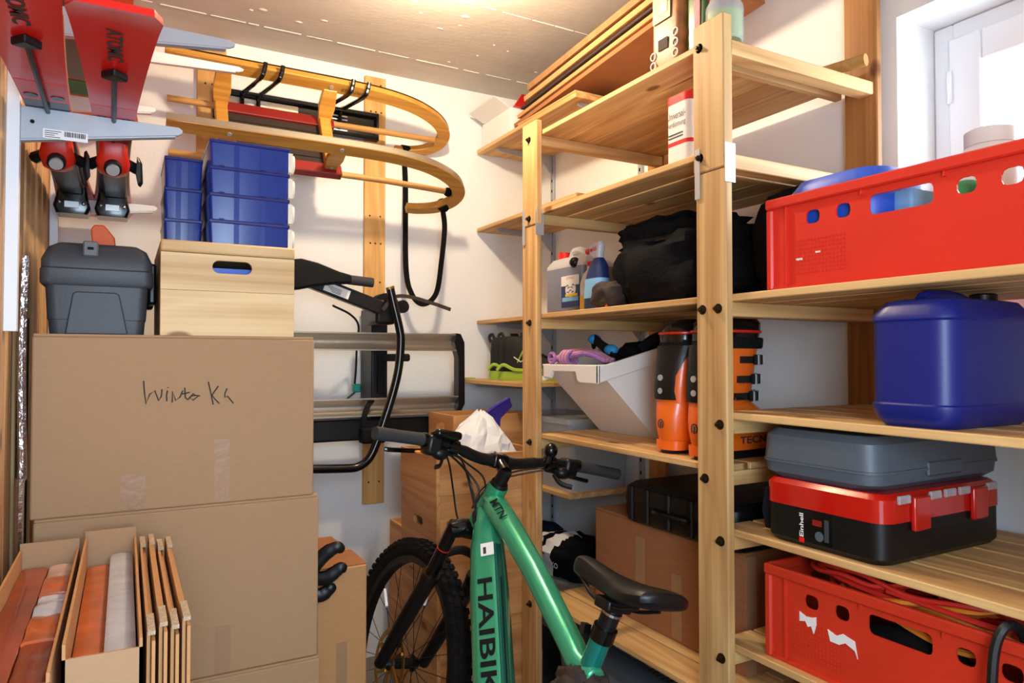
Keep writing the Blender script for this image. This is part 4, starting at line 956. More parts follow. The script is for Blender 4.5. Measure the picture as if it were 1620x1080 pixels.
# ------------------------------------------------------------------ items on the shelf unit
def holed(cu, cv, holes, fn, w_):
    """plate in (u,v) with rectangular holes, thickness w_ along k; cu,cv outer bounds"""
    us = sorted({cu[0], cu[1], *[h[0] for h in holes], *[h[1] for h in holes]}); vs = sorted({cv[0], cv[1], *[h[2] for h in holes], *[h[3] for h in holes]})
    def solid(i, j):
        if i < 0 or j < 0 or i >= len(us) - 1 or j >= len(vs) - 1: return False
        a, b = (us[i] + us[i + 1]) / 2, (vs[j] + vs[j + 1]) / 2
        return not any(h[0] < a < h[1] and h[2] < b < h[3] for h in holes)
    mb = MB()
    for i in range(len(us) - 1):
        for j in range(len(vs) - 1):
            if not solid(i, j): continue
            a, b, c, d = us[i], us[i + 1], vs[j], vs[j + 1]
            mb.add([fn(*p) for p in ((a, c, 0), (b, c, 0), (b, d, 0), (a, d, 0))], [(0, 1, 2, 3)]); mb.add([fn(*p) for p in ((a, c, w_), (b, c, w_), (b, d, w_), (a, d, w_))], [(3, 2, 1, 0)])
            for di, dj, q in ((-1, 0, ((a, c), (a, d))), (1, 0, ((b, c), (b, d))), (0, -1, ((a, c), (b, c))), (0, 1, ((a, d), (b, d)))):
                if not solid(i + di, j + dj):
                    (p0, p1) = q; mb.add([fn(*p0, 0), fn(*p1, 0), fn(*p1, w_), fn(*p0, w_)], [(0, 1, 2, 3)])
    for h in holes:      # rounded corners
        c = .0095
        for a, sa in ((h[0], 1), (h[1], -1)):
            for b, sb_ in ((h[2], 1), (h[3], -1)):
                tri = [(a, b), (a + sa * c, b), (a + sa * c * .30, b + sb_ * c * .30), (a, b + sb_ * c)]
                mb.add([fn(u, v, 0) for u, v in tri] + [fn(u, v, w_) for u, v in tri], [(0, 1, 2, 3), (7, 6, 5, 4), (1, 5, 6, 2), (2, 6, 7, 3)])
    return mb
def euro_crate(yf, z0, label, m, x0=1.240, dots=True):
    L, D, H = .60, .40, .20
    t = thing('plastic_crate', label, 'crate', (x0 + D / 2, yf - L / 2, z0), 'red plastic crates on the shelf unit')
    hz = [(.100, .133, .132, .160), (.171, .203, .132, .160), (.243, .365, .126, .164), (.405, .437, .132, .160), (.475, .508, .132, .160)]
    B('long_side', holed((.012, L - .012), (.004, H - .02), hz, lambda u, v, k: (x0 + .008 + k, yf - u, z0 + v), .004), m, t)
    B('long_side', holed((.012, L - .012), (.004, H - .02), hz, lambda u, v, k: (x0 + D - .008 - k, yf - u, z0 + v), .004), m, t)
    hz2 = [(.14, .26, .126, .164)]
    for yy, s in ((yf - .008, -1), (yf - L + .008, 1)):
        B('short_side', holed((.012, D - .012), (.004, H - .02), hz2, lambda u, v, k: (x0 + u, yy + s * k, z0 + v), .004), m, t)
    box('base', (x0 + .008, x0 + D - .008, yf - L + .008, yf - .008, z0, z0 + .006), m, t)
    mb = MB()
    for a, b in (((x0, yf), (1, -1)), ((x0 + D, yf), (-1, -1)), ((x0, yf - L), (1, 1)), ((x0 + D, yf - L), (-1, 1))): pass
    for xa in (x0, x0 + D - .018):
        for ya in (yf - .018, yf - L): box('corner_post', (xa, xa + .018, ya, ya + .018, z0, z0 + H - .022), m, t, bevel=.004)
    R = MB().box(x0 - .002, x0 + .012, yf - L, yf, z0 + H - .022, z0 + H).box(x0 + D - .012, x0 + D + .002, yf - L, yf, z0 + H - .022, z0 + H).box(x0 + .012, x0 + D - .012, yf - .012, yf + .002, z0 + H - .022, z0 + H).box(x0 + .012, x0 + D - .012, yf - L - .002, yf - L + .012, z0 + H - .022, z0 + H)
    B('rim', R, m, t, bevel=.003)
    for u in (.052, .228, .385, .548):
        box('rib', (x0 + .001, x0 + .0085, yf - u - .004, yf - u, z0 + (.006 if u in (.052, .548) else .168), z0 + H - .0225), m, t)
    box('foot_rim', (x0 + .003, x0 + .008, yf - L + .01, yf - .01, z0, z0 + .008), m, t)
    if dots:
        mb = MB()
        for i in range(14):
            for j in range(9): mb.box(x0 + .0068, x0 + .0082, yf - .075 - i * .0085 - .004, yf - .075 - i * .0085, z0 + .03 + j * .0085, z0 + .034 + j * .0085)
        B('dot_pattern', mb, m, t, kind='stuff')
    return t
uc = euro_crate(1.088, 1.4468, 'bright red plastic crate on the upper shelf by the window', 'red_crate')
mb = MB()
for y, z, w_, h in ((1.013, 1.505, .016, .005), (.965, 1.516, .012, .004)): mb.box(1.2468, 1.2475, y - w_, y, z, z + h)
B('label_rest', mb, 'cream_plastic', uc, kind='stuff', label='torn remains of a paper label')
lc = euro_crate(1.100, .6488, 'worn red plastic crate full of cables on the low shelf', 'red_crate_low')
for y0, z0, P in ((1.012, .738, [(0, .03), (.016, .024), (.030, .026), (.040, .030), (.040, .012), (.034, -.006), (.028, .008), (.020, .004), (.014, .014), (0, .010)]), (.945, .725, [(0, .028), (.02, .022), (.034, .030), (.060, .024), (.066, -.008), (.060, .006), (.040, .014), (.026, .006), (.006, .006)])):
    B('label_rest', MB().prism(P, 1.2462, 1.2478, lambda u, v, k: (k, y0 - u, z0 + v)), 'paper_white', lc, label='torn white paper label')
euro_crate(1.105, .3468, 'red plastic crate on the lowest shelf, only its corner showing', 'red_crate_low', dots=False)
# contents of the upper crate
mb = MB().loft([rrect(1.36, .953, .085, .105, .05, 1.4535, 5), rrect(1.36, .953, .092, .112, .05, 1.60, 5), rrect(1.36, .953, .094, .114, .05, 1.655, 5), rrect(1.36, .953, .080, .100, .05, 1.680, 5), rrect(1.36, .953, .05, .07, .04, 1.688, 5)])
tag(B('blue_tub', mb, 'blue_item', smooth=True), 'rounded blue plastic tub standing in the bright red crate', 'tub')
mb = MB().loft([rrect(1.40, .825, .08, .022, .01, 1.4535), rrect(1.40, .825, .08, .022, .01, 1.625)])
tag(B('pale_blue_box', mb, 'label_sky', smooth=True), 'pale blue box seen through the handle of the bright red crate', 'box')
t = thing('ball', 'green and yellow ball in the bright red crate', 'ball', (1.335, .715, 1.4535))
B('ball_top', MB().ball((1.335, .715, 1.570), .052, 20, 12), 'green', t, smooth=True)
B('ball_band', MB().lathe([(.020, -.05), (.042, -.0335), (.0535, -.004), (.0535, -.0)], 20, T((1.335, .715, 1.570))), 'yellow', t, smooth=True)
t = thing('white_bottle', 'white round container in the bright red crate by the window', 'container', (1.535, .772, 1.4535))
B('bottle_body', MB().lathe([(.05, 0), (.052, .01), (.052, .262), (.046, .274), (.044, .274)], 24, T((1.535, .772, 1.4535))), 'white_plastic', t, smooth=True)
B('bottle_cap', MB().lathe([(.047, .2745), (.047, .304), (.04, .308)], 24, T((1.535, .772, 1.4535))), 'white_plastic', t, smooth=True)
# cables in the lower crate
rnd = random.Random(21)
def cable(m, label, name, n, r):
    for q in range(n):
        P = []; cx, cy = rnd.uniform(1.31, 1.52), rnd.uniform(.72, .92); a0 = rnd.uniform(0, 6.28); rx, ry = rnd.uniform(.05, .095), rnd.uniform(.12, .22)
        zb = rnd.uniform(.80, .868)
        for i in range(26):
            a = a0 + i * .5; k = 1 - .008 * i
            P.append((min(1.60, max(1.262, cx + rx * k * math.cos(a))), min(1.075, max(.53, cy + ry * k * math.sin(a))), min(.880, zb + .022 * math.sin(a * .7 + q) + rnd.uniform(-.010, .010))))
        tag(B(name, MB().tube(bez(P, 4), r, 6), m, smooth=True), label, 'cable', 'cables in the low red crate')
cable('cable_red', 'red extension cable coiled in the low red crate', 'red_cable', 9, .0052)
cable('cable_orange', 'orange extension cable coiled in the low red crate', 'orange_cable', 7, .0062)
B0 = B('black_cable', MB().tube(bez([(1.30, .60, .78), (1.262, .600, .86), (1.225, .605, .875), (1.212, .615, .84), (1.208, .62, .76), (1.215, .63, .68), (1.21, .64, .60)], 6), .008, 8), 'cable_black', smooth=True)
tag(B0, 'thick black cable hanging over the front of the low red crate', 'cable')
tag(B('black_cushion', MB().blob((1.30, .80, .735), (.045, .12, .055), 8, .1, 2), 'black_fabric', smooth=True), 'black padded item behind the handle of the low red crate', 'bag')

# blue canister
def R_(hx_, hy, r, z): return rrect(1.370, .762, hx_, hy, r, z, 6)
t = thing('canister', 'dark blue plastic canister on the shelf below the bright red crate', 'canister', (1.37, .762, 1.175))
z = 1.1748
B('canister_body', MB().loft([R_(.128, .064, .03, z), R_(.140, .076, .036, z + .012), R_(.147, .083, .04, z + .035), R_(.147, .083, .04, z + .040), R_(.144, .080, .04, z + .043), R_(.144, .080, .04, z + .190), R_(.147, .083, .04, z + .194), R_(.146, .082, .04, z + .203), R_(.128, .066, .035, z + .228), R_(.112, .052, .03, z + .232)]), 'blue_jug', t, smooth=True)
B('canister_handle', MB().tube(bez([(1.28, .765, z + .230), (1.30, .765, z + .2375), (1.38, .765, z + .2385), (1.42, .765, z + .230)], 5), .0125, 10), 'blue_jug', t, smooth=True)
B('canister_cap', MB().lathe([(.024, z + .231), (.024, z + .246), (.021, z + .249)], 18, T((1.465, .755, 0))), 'black_plastic', t, smooth=True)

# grey case on the red and black organiser case
def case_ring(x0, x1, y0, y1, r, z): return rrect((x0 + x1) / 2, (y0 + y1) / 2, (x1 - x0) / 2, (y1 - y0) / 2, r, z, 5)
t = thing('organiser_case', 'black and transparent red organiser case on the shelf unit', 'case', (1.43, .95, .909))
z = .9088
B('case_body', MB().loft([case_ring(1.242, 1.630, .822, 1.082, .03, z), case_ring(1.232, 1.640, .812, 1.092, .034, z + .012), case_ring(1.232, 1.640, .812, 1.092, .034, z + .080)]), 'black_plastic', t, smooth=True)
B('case_lid', MB().loft([case_ring(1.230, 1.642, .810, 1.094, .034, z + .0805), case_ring(1.230, 1.642, .810, 1.094, .034, z + .124), case_ring(1.240, 1.632, .820, 1.084, .03, z + .134)]), 'red_trans', t, smooth=True)
for x in (1.335, 1.535):
    B('latch', MB().box(x - .026, x + .026, .799, .8105, z + .062, z + .128), 'red_trans', t, bevel=.004, seg=2)
for x in (1.285, 1.385, 1.435, 1.485, 1.585):
    B('hinge', MB().box(x - .018, x + .018, .803, .8105, z + .116, z + .132), 'clear_plastic', t, bevel=.002)
lbp = B('product_label', MB().box(1.2310, 1.2325, .922, 1.003, z + .014, z + .076), 'black_gloss', t, label='product label with tool picture')
text('lettering', 'Einhell', .010, (1.2308, .9870, z + .022), (0, 0, 1), (0, 1, 0), 'paper_white', lbp, width=.048, off=.0008, bold=.02, label='white Einhell lettering')
lbp2 = B('label_mark', MB().box(1.2303, 1.2310, .986, .998, z + .010, z + .020), 'red', lbp)
mb = MB().cyl((1.2300, .950, z + .030), (1.2310, .950, z + .030), .010, n=16)
B('label_picture', mb, 'grey_case', lbp); B('label_picture', MB().box(1.2303, 1.2310, .944, .966, z + .050, z + .062), 'seat_red', lbp); B('label_picture', MB().box(1.2303, 1.2310, .928, .938, z + .022, z + .066), 'toolbox_grey', lbp)
t = thing('hard_case', 'slate grey plastic case lying on the red organiser case', 'case', (1.45, .96, 1.043))
z = z + .1345
B('case_base', MB().loft([case_ring(1.250, 1.668, .848, 1.092, .04, z), case_ring(1.236, 1.682, .834, 1.106, .042, z + .012), case_ring(1.234, 1.684, .832, 1.108, .042, z + .032), case_ring(1.231, 1.687, .829, 1.111, .042, z + .033), case_ring(1.231, 1.687, .829, 1.111, .042, z + .038)]), 'grey_case', t, smooth=True)
B('case_lid', MB().loft([case_ring(1.232, 1.686, .830, 1.110, .042, z + .0385), case_ring(1.236, 1.682, .834, 1.106, .042, z + .090), case_ring(1.25, 1.668, .848, 1.092, .04, z + .104)]), 'grey_case', t, smooth=True)
B('case_latch', MB().box(1.40, 1.52, .8275, .834, z + .02, z + .05), 'grey_case', t, bevel=.004)
tag(B('dark_bag', MB().loft([case_ring(1.30, 1.74, 1.118, 1.156, .015, .9088), case_ring(1.29, 1.745, 1.116, 1.158, .018, .95), case_ring(1.30, 1.74, 1.12, 1.154, .015, 1.00)]), 'navy', smooth=True), 'dark navy bag behind the red organiser case', 'bag')

# carton and black case in the lower bay
t = carton('carton', (1.366, 1.746, 1.268, 1.910, .5018, .808), 'cardboard_dark', 'reddish brown carton on the bottom shelf board behind the saddle')
box('tape_strip', (1.3645, 1.3660, 1.50, 1.54, .51, .69), 'tape', t)
box('tape_strip', (1.3645, 1.3660, 1.66, 1.70, .60, .76), 'tape', t)
box('tape_strip', (1.3655, 1.40, 1.2668, 1.268, .503, .80), 'tape', t)
t = thing('tool_case', 'black ribbed plastic tool case lying on the reddish brown carton', 'case', (1.5, 1.48, .808))
B('case_base', MB().loft([case_ring(1.345, 1.70, 1.278, 1.715, .03, .8085), case_ring(1.333, 1.712, 1.270, 1.727, .034, .83), case_ring(1.333, 1.712, 1.270, 1.727, .034, .872)]), 'black_plastic', t, smooth=True)
B('case_lid', MB().loft([case_ring(1.331, 1.714, 1.270, 1.729, .034, .8725), case_ring(1.335, 1.71, 1.272, 1.724, .034, .912), case_ring(1.35, 1.69, 1.285, 1.70, .03, .928)]), 'black_plastic', t, smooth=True)
for y in (1.33, 1.42, 1.51, 1.60, 1.67): box('rib', (1.3285, 1.345, y, y + .025, .815, .918), 'black_plastic', t, bevel=.004)
B('case_handle', MB().tube(bez([(1.332, 1.43, .860), (1.318, 1.44, .862), (1.316, 1.50, .862), (1.318, 1.56, .862), (1.332, 1.57, .860)], 5), .008, 8), 'black_gloss', t, smooth=True)
# clear storage box under the lowest board
t = thing('storage_box', 'blue grey plastic storage box under the bottom shelf board', 'box', (1.5, 1.6, 0))
B('box_body', MB().loft([case_ring(1.29, 1.70, 1.32, 1.96, .03, 0), case_ring(1.262, 1.725, 1.285, 1.995, .03, .375)]), 'smoke_plastic', t, smooth=True)
B('box_lid', MB().loft([case_ring(1.250, 1.735, 1.275, 2.003, .03, .3755), case_ring(1.248, 1.738, 1.273, 2.005, .03, .395), case_ring(1.27, 1.715, 1.295, 1.985, .03, .402)]), 'grey_case', t, smooth=True)
for i in range(8): box('lid_rib', (1.32, 1.62, 1.45 + i * .02, 1.458 + i * .02, .4022, .4045), 'ink', t)
B('box_content', MB().box(1.31, 1.68, 1.34, 1.94, .006, .30), 'navy', t)

# white tilt bin with climbing gear
t = thing('storage_bin', 'white slanted plastic bin full of slings and straps', 'bin', (1.55, 1.85, 1.0465))
zb = 1.0468; ya, yb = 1.705, 2.000
def fr_(x, z): return (x, z)
sidep = [(1.452, zb), (1.232, 1.262), (1.470, 1.322), (1.735, 1.335), (1.722, zb)]
B('side_wall', MB().prism(sidep, ya, ya + .004, lambda u, v, k: (u, k, v)), 'white_plastic', t)
B('side_wall', MB().prism(sidep, yb - .004, yb, lambda u, v, k: (u, k, v)), 'white_plastic', t)
yc_, yd_ = ya + .004, yb - .004
B('front_wall', MB().add([(1.452, yc_, zb), (1.452, yd_, zb), (1.232, yd_, 1.262), (1.232, yc_, 1.262), (1.456, yc_, zb + .003), (1.456, yd_, zb + .003), (1.237, yd_, 1.265), (1.237, yc_, 1.265)], [(0, 1, 2, 3), (7, 6, 5, 4), (0, 3, 7, 4), (1, 5, 6, 2), (3, 2, 6, 7), (0, 4, 5, 1)]), 'white_plastic', t)
B('back_wall', MB().box(1.728, 1.734, ya, yb, zb, 1.335), 'white_plastic', t)
B('bottom', MB().box(1.452, 1.728, ya, yb, zb, zb + .004), 'white_plastic', t)
# rolled lip with a finger cut-out at the front
lipF = [(ya - .012, 1.278), (yb + .012, 1.278), (yb + .012, 1.236), (1.955, 1.232), (1.945, 1.255), (1.815, 1.255), (1.805, 1.228), (1.79, 1.222), (ya - .012, 1.222)]
B('front_lip', MB().prism(lipF, 1.2225, 1.2315, lambda u, v, k: (k, u, v)), 'white_plastic', t, bevel=.003, seg=2)
for yy in (ya - .012, yb + .001):
    B('side_lip', MB().prism([(1.2225, 1.278), (1.2225, 1.222), (1.27, 1.236), (1.470, 1.285), (1.738, 1.298), (1.738, 1.340), (1.470, 1.334), (1.26, 1.280)], yy, yy + .011, lambda u, v, k: (u, k, v)), 'white_plastic', t, bevel=.002)
# slings etc. lying in the bin
tag(B('black_gear', MB().blob((1.54, 1.852, 1.262), (.150, .122, .090), 4, .22, 2.8), 'black_fabric', smooth=True), 'dark bundle of climbing gear filling the white bin', 'gear')
t = thing('sling_bundle', 'pink and violet sling bundle lying over the front lip of the bin', 'sling', (1.26, 1.9, 1.28))
for q, (m, dz) in enumerate((('lavender', 0), ('pink', .006), ('lavender', .012), ('pink', .016), ('lavender', .009))):
    B('strand', MB().tube(bez([(1.240 + .006 * q, 1.985 - .004 * q, 1.292), (1.245 + .006 * q, 1.93, 1.298 + dz), (1.255 + .006 * q, 1.88, 1.305 + dz), (1.27 + .008 * q, 1.81, 1.312 + dz - .004 * q), (1.30 + .008 * q, 1.76, 1.29)], 5), .0085, 8), m, t, smooth=True)
for q in range(6):
    B('wrap', MB().tube([(1.258 + .020 * math.cos(a), 1.925 - q * .0085 + .002 * math.sin(a * 2), 1.300 + .021 * math.sin(a)) for a in [2 * PI * k / 18 for k in range(18)]], .0052, 6, closed=True), 'lavender' if q % 2 else 'pink', t, smooth=True)
B('loop', MB().tube([(1.236, 1.970 + .018 * math.cos(a), 1.298 + .016 * math.sin(a)) for a in [2 * PI * k / 18 for k in range(18)]], .006, 6, closed=True), 'lavender', t, smooth=True)
for (P, m, lb, nm) in (([(1.44, 2.02, 1.345), (1.40, 1.96, 1.362), (1.38, 1.88, 1.335), (1.36, 1.80, 1.315)], 'black_fabric', 'black strap with blue patches lying across the bin', 'strap'),
                       ([(1.42, 1.74, 1.325), (1.46, 1.71, 1.36), (1.53, 1.69, 1.368), (1.60, 1.68, 1.365)], 'black_fabric', 'black padded strap hanging over the side of the bin', 'strap')):
    t = thing(nm, lb, 'strap', P[1])
    B('strap_band', MB().tube(bez(P, 6), .018, 8, flat=.5), m, t, smooth=True)
    if 'blue' in lb:
        for p in (P[1], (1.365, 1.82, 1.325)): B('patch', MB().blob(p, (.021, .026, .017), 2, .05, 1), 'cyan', t, smooth=True)

# ski boots
def boot(x0, yc, zf, label, rot):
    Mx = T((x0, yc, zf)) @ Matrix.Rotation(rot, 4, 'Z') @ Matrix.Diagonal((1.03, 1.09, 1.0, 1))
    frame(Mx); t = thing('ski_boot', label, 'ski boot', M=Mx, group='orange ski boots')
    def ov(xa, xb, hw, z, n=22, sq=2.6):
        cx, hx_ = (xa + xb) / 2, (xb - xa) / 2; out = []
        for j in range(n):
            a = 2 * PI * j / n; c, s = math.cos(a), math.sin(a)
            out.append((cx + hx_ * math.copysign(abs(c) ** (2 / sq), c), hw * math.copysign(abs(s) ** (2 / sq), s), z))
        return out
    B('sole', MB().loft([ov(.0, .312, .036, 0), ov(-.002, .316, .038, .004), ov(-.002, .316, .038, .024), ov(.0, .31, .037, .026)]), 'black_plastic', t, smooth=True)
    B('heel_lug', MB().loft([ov(-.004, .07, .040, .010), ov(-.004, .07, .041, .034)]), 'boot_orange', t, smooth=True)
    B('lower_shell', MB().loft([ov(.0, .312, .044, .022), ov(-.006, .310, .052, .045), ov(-.010, .300, .056, .068), ov(-.010, .268, .056, .092), ov(-.006, .215, .055, .115), ov(-.002, .175, .054, .135), ov(.002, .155, .050, .150), ov(.006, .150, .045, .185)]), 'boot_orange', t, smooth=True)
    B('cuff', MB().loft([ov(.000, .152, .052, .125), ov(-.003, .155, .056, .150), ov(.0, .165, .060, .205), ov(.008, .175, .061, .255), ov(.016, .184, .061, .292), ov(.018, .186, .059, .302)]), 'boot_orange', t, smooth=True)
    def arc(xa, xb, hw, z, wa, o):
        full = ov(xa - o, xb + o, hw + o, z, 64); mid = 32
        return [full[k] for k in range(mid - wa, mid + wa + 1)]
    R2 = []
    for xa, xb, hw, z, wa in ((-.002, .153, .054, .142, 6), (-.003, .157, .057, .165, 5), (0, .165, .060, .205, 5), (.008, .175, .061, .250, 8), (.014, .182, .061, .285, 12)):
        o1 = arc(xa, xb, hw, z, 12, .0045); o0 = arc(xa, xb, hw, z, 12, -.002)
        c = 12; o1 = [o1[c + round((k - c) * wa / 12)] if abs(round((k - c) * wa / 12)) <= 12 else o1[k] for k in range(25)]; o0 = [o0[c + round((k - c) * wa / 12)] for k in range(25)]
        R2.append(o1 + o0[::-1])
    B('spine', MB().loft(R2), 'black_plastic', t, smooth=True)
    B('liner', MB().loft([ov(.014, .186, .060, .295), ov(.014, .194, .061, .320), ov(.020, .200, .057, .342), ov(.035, .190, .047, .354), ov(.045, .176, .038, .356)]), 'black_gloss', t, smooth=True)
    B('liner_trim', MB().tube([(p[0], p[1], p[2]) for p in ov(.0135, .1940, .0615, .3185)], .004, 6, closed=True), 'binding_red', t, smooth=True)
    B('strap', MB().loft([ov(.012, .196, .0635, .276), ov(.013, .200, .0645, .280), ov(.016, .203, .0645, .300), ov(.018, .200, .0625, .304)]), 'black_matte', t, smooth=True)
    B('pull_loop', MB().tube(bez([(.165, 0, .340), (.185, 0, .368), (.205, 0, .362), (.207, 0, .325)], 6), .008, 8, flat=1.8), 'black_plastic', t, smooth=True)
    for s in (-1, 1):
        B('pivot', MB().cyl((.045, s * .050, .150), (.045, s * .0575, .150), .010, n=14), 'zinc', t, smooth=True)
        for zz in (.165, .200): B('spine_bolt', MB().cyl((-.004, .006, zz), (-.0075, .006, zz), .008, n=14), 'zinc', t, smooth=True) if s > 0 else None
    B('emblem', MB().tube([(-.0115, .008 * math.cos(a), .078 + .012 * math.sin(a)) for a in [-.9 + k * .35 for k in range(15)]], .0016, 5), 'ink', t)
    B('emblem', MB().tube([(-.0115, 0, .066), (-.0115, 0, .084)], .0016, 5), 'ink', t)
    for i, (zz, x1_) in enumerate(((.248, .186), (.200, .176), (.158, .168))):
        k_ = x1_ - .155
        B('buckle_ladder', MB().tube(bez([(.045 + k_, -.0600, zz), (.090 + k_, -.0605, zz), (.128 + k_, -.050, zz), (x1_ - .004, -.026, zz), (x1_ + .004, .004, zz)], 4), .0085, 4, flat=.35, up=(0, 0, 1)), 'black_gloss', t)
        b = B('buckle', MB().obox((.118 + k_, -.0585, zz), (.026, .005, .0125), Matrix.Rotation(.35, 3, 'Z')), 'black_plastic', t, bevel=.002)
        for q in range(3): B('buckle_pin', MB().cyl((.100 + k_ + q * .018, -.070 + .005 * q, zz - .012), (.100 + k_ + q * .018, -.070 + .005 * q, zz + .012), .0032, n=8), 'zinc' if q != 1 else 'black_gloss', b)
        b2 = B('buckle', MB().obox((x1_ - .002, -.024, zz), (.013, .006, .0135), Matrix.Rotation(1.0, 3, 'Z')), 'black_gloss', t, bevel=.002)
        B('buckle_bail', MB().tube([(x1_ - .010, -.036, zz + .011), (x1_ + .012, -.022, zz + .012), (x1_ + .012, -.022, zz - .012), (x1_ - .010, -.036, zz - .011)], .0032, 6, closed=True), 'zinc', b2)
        B('buckle', MB().obox((.06, .0605, zz), (.022, .005, .008), Matrix.Rotation(.05, 3, 'Z')), 'black_gloss', t, bevel=.003)
    text('lettering', 'TECNICA', .018, (.085, -.0530, .040), (1, 0, 0), (0, 0, 1), 'ink', t, width=.16, off=.001, bold=.02, label='dark TECNICA lettering')
    text('lettering', 'MACH1', .013, (.075, -.0600, .188), (1, 0, 0), (0, 0, 1), 'binding_red', t, width=.065, off=.001, bold=.01, label='dark MACH1 lettering')
    frame()
boot(1.256, 1.444, 1.0466, 'orange ski boot with black cuff next to the white bin', .05)
boot(1.240, 1.302, 1.0466, 'orange ski boot standing behind the front shelf post', .08)

# upper shelves: tin, washer fluid, spray bottle, black bags
t = thing('solvent_tin', 'white solvent tin with red band on the second shelf', 'tin', (1.33, 1.37, 1.80))
def tn(k, z): return rrect(1.284, 1.377, .038 - k, .044 - k, .018, z, 6)
z = 1.7997
B('tin_body', MB().loft([tn(0, z), tn(0, z + .178), tn(.003, z + .182)]), 'white_plastic', t, smooth=True)
B('tin_band', MB().loft([tn(-.0008, z + .160), tn(-.0008, z + .181), tn(.004, z + .1835)]), 'red', t, smooth=True)
B('tin_band', MB().loft([tn(-.0008, z + .050), tn(-.0008, z + .060)]), 'red', t, smooth=True)
B('dark_panel', MB().box(1.268, 1.310, 1.3322, 1.3335, z + .003, z + .030), 'black_plastic', t)
B('tin_cap', MB().cyl((1.290, 1.365, z + .182), (1.290, 1.365, z + .196), .015, n=16), 'red', t, smooth=True)
text('lettering', 'Universal-', .018, (1.2455, 1.412, z + .120), (0, -1, 0), (0, 0, 1), 'ink', t, width=.068, off=.001, label='dark Universal- lettering')
text('lettering', 'verdünnung', .018, (1.2455, 1.412, z + .095), (0, -1, 0), (0, 0, 1), 'ink', t, width=.068, off=.001, label='dark verdünnung lettering')
for i, zz in enumerate((.078, .070)): B('small_print', MB().box(1.2448, 1.2458, 1.355, 1.408, z + zz, z + zz + .003), 'ink', t)
t = thing('fluid_canister', 'translucent washer fluid canister with red cap on the corner shelf', 'canister', (1.56, 2.30, 1.474))
z = 1.4743
def jr(k, zz): return rrect(1.568, 2.290, .085 - k, .128 - k, .025, zz, 5)
B('fluid_body', MB().loft([jr(.004, z), jr(0, z + .008), jr(0, z + .172)]), 'jerry_fluid', t, smooth=True)
B('canister_top', MB().loft([jr(0, z + .1725), jr(.0, z + .185), jr(.018, z + .212), jr(.035, z + .218)]), 'jerry', t, smooth=True)
B('red_cap', MB().cyl((1.54, 2.36, z + .215), (1.54, 2.36, z + .244), .024, n=18), 'red', t, smooth=True)
B('handle', MB().tube(bez([(1.55, 2.32, z + .215), (1.55, 2.30, z + .243), (1.55, 2.24, z + .238), (1.55, 2.20, z + .205)], 6), .014, 10), 'jerry', t, smooth=True)
B('side_spout', MB().ball((1.485, 2.205, z + .185), (.020, .022, .020), 14, 8), 'black_plastic', t, smooth=True)
jl = B('label_sheet', MB().box(1.4815, 1.4832, 2.170, 2.292, z + .018, z + .138), 'label_navy', t, label='blue and white product label')
B('label_top', MB().box(1.4808, 1.4815, 2.170, 2.292, z + .100, z + .138), 'paper_white', jl)
B('label_cat', MB().ball((1.4812, 2.228, z + .086), (.0008, .036, .030), 18, 10), 'paper_white', jl, smooth=True)
B('label_band', MB().box(1.4806, 1.4815, 2.176, 2.285, z + .040, z + .056), 'label_sky', jl); B('label_band', MB().box(1.4800, 1.4806, 2.180, 2.262, z + .058, z + .068), 'yellow', jl)
for q, (yy, zz) in enumerate(((2.248, .100), (2.208, .100), (2.238, .092), (2.218, .092), (2.228, .080), (2.244, .074), (2.212, .074))):
    B('label_stroke', MB().tube([(1.4801, yy - .007, z + zz - .003 * (q % 2)), (1.4799, yy, z + zz + .003), (1.4801, yy + .007, z + zz - .003 * ((q + 1) % 2))], .0016, 5), 'ink', jl)
text('lettering', 'SONAX', .010, (1.4806, 2.255, z + .124), (0, -1, 0), (0, 0, 1), 'red', jl, width=.05, off=.0005, label='red SONAX lettering')
t = thing('spray_bottle', 'blue and clear trigger spray bottle beside the fluid canister', 'bottle', (1.45, 2.03, 1.4478))
z = 1.4478
def sb(hx_, hy, zz, dy=0): return rrect(1.345, 1.862 + dy, hx_, hy, min(hx_, hy) * .8, zz, 5)
B('bottle_body', MB().loft([sb(.024, .046, z), sb(.028, .055, z + .015), sb(.028, .053, z + .060), sb(.026, .044, z + .11, .004), sb(.022, .034, z + .15, -.004), sb(.013, .017, z + .175, -.006)]), 'label_navy', t, smooth=True)
B('bottle_label', MB().loft([sb(.0288, .0545, z + .045), sb(.0286, .0535, z + .064), sb(.0268, .0455, z + .108, .004)]), 'label_sky', t, smooth=True)
B('trigger_head', MB().loft([sb(.012, .014, z + .1755, -.006), sb(.014, .028, z + .19, .006), sb(.014, .032, z + .215, .004), sb(.008, .018, z + .228, -.004)]), 'jerry', t, smooth=True)
text('lettering', 'MAX', .014, (1.3302, 1.882, z + .195), (0, -1, .1), (0, .1, 1), 'red', t, width=.036, off=.001, bold=.02, label='red MAX lettering')
B('nozzle', MB().cyl((1.345, 1.900, z + .205), (1.345, 1.922, z + .203), .009, n=12), 'red', t, smooth=True)
def rb(hx_, hy, zz): return rrect(1.428, 2.022, hx_, hy, min(hx_, hy) * .8, zz, 5)
t = thing('refill_bottle', 'pale patterned bottle between the canister and the spray bottle', 'bottle', (1.428, 2.022, z))
B('bottle_body', MB().loft([rb(.024, .036, z), rb(.027, .040, z + .015), rb(.027, .040, z + .11), rb(.020, .028, z + .145), rb(.010, .012, z + .160), rb(.010, .012, z + .172)]), 'clear_pack', t, smooth=True)
B('bottle_label', MB().loft([rb(.0275, .0405, z + .02), rb(.0275, .0405, z + .07)]), 'yellow', t, smooth=True)
B('bottle_cap', MB().cyl((1.428, 2.022, z + .172), (1.428, 2.022, z + .188), .012, n=14), 'red', t, smooth=True)
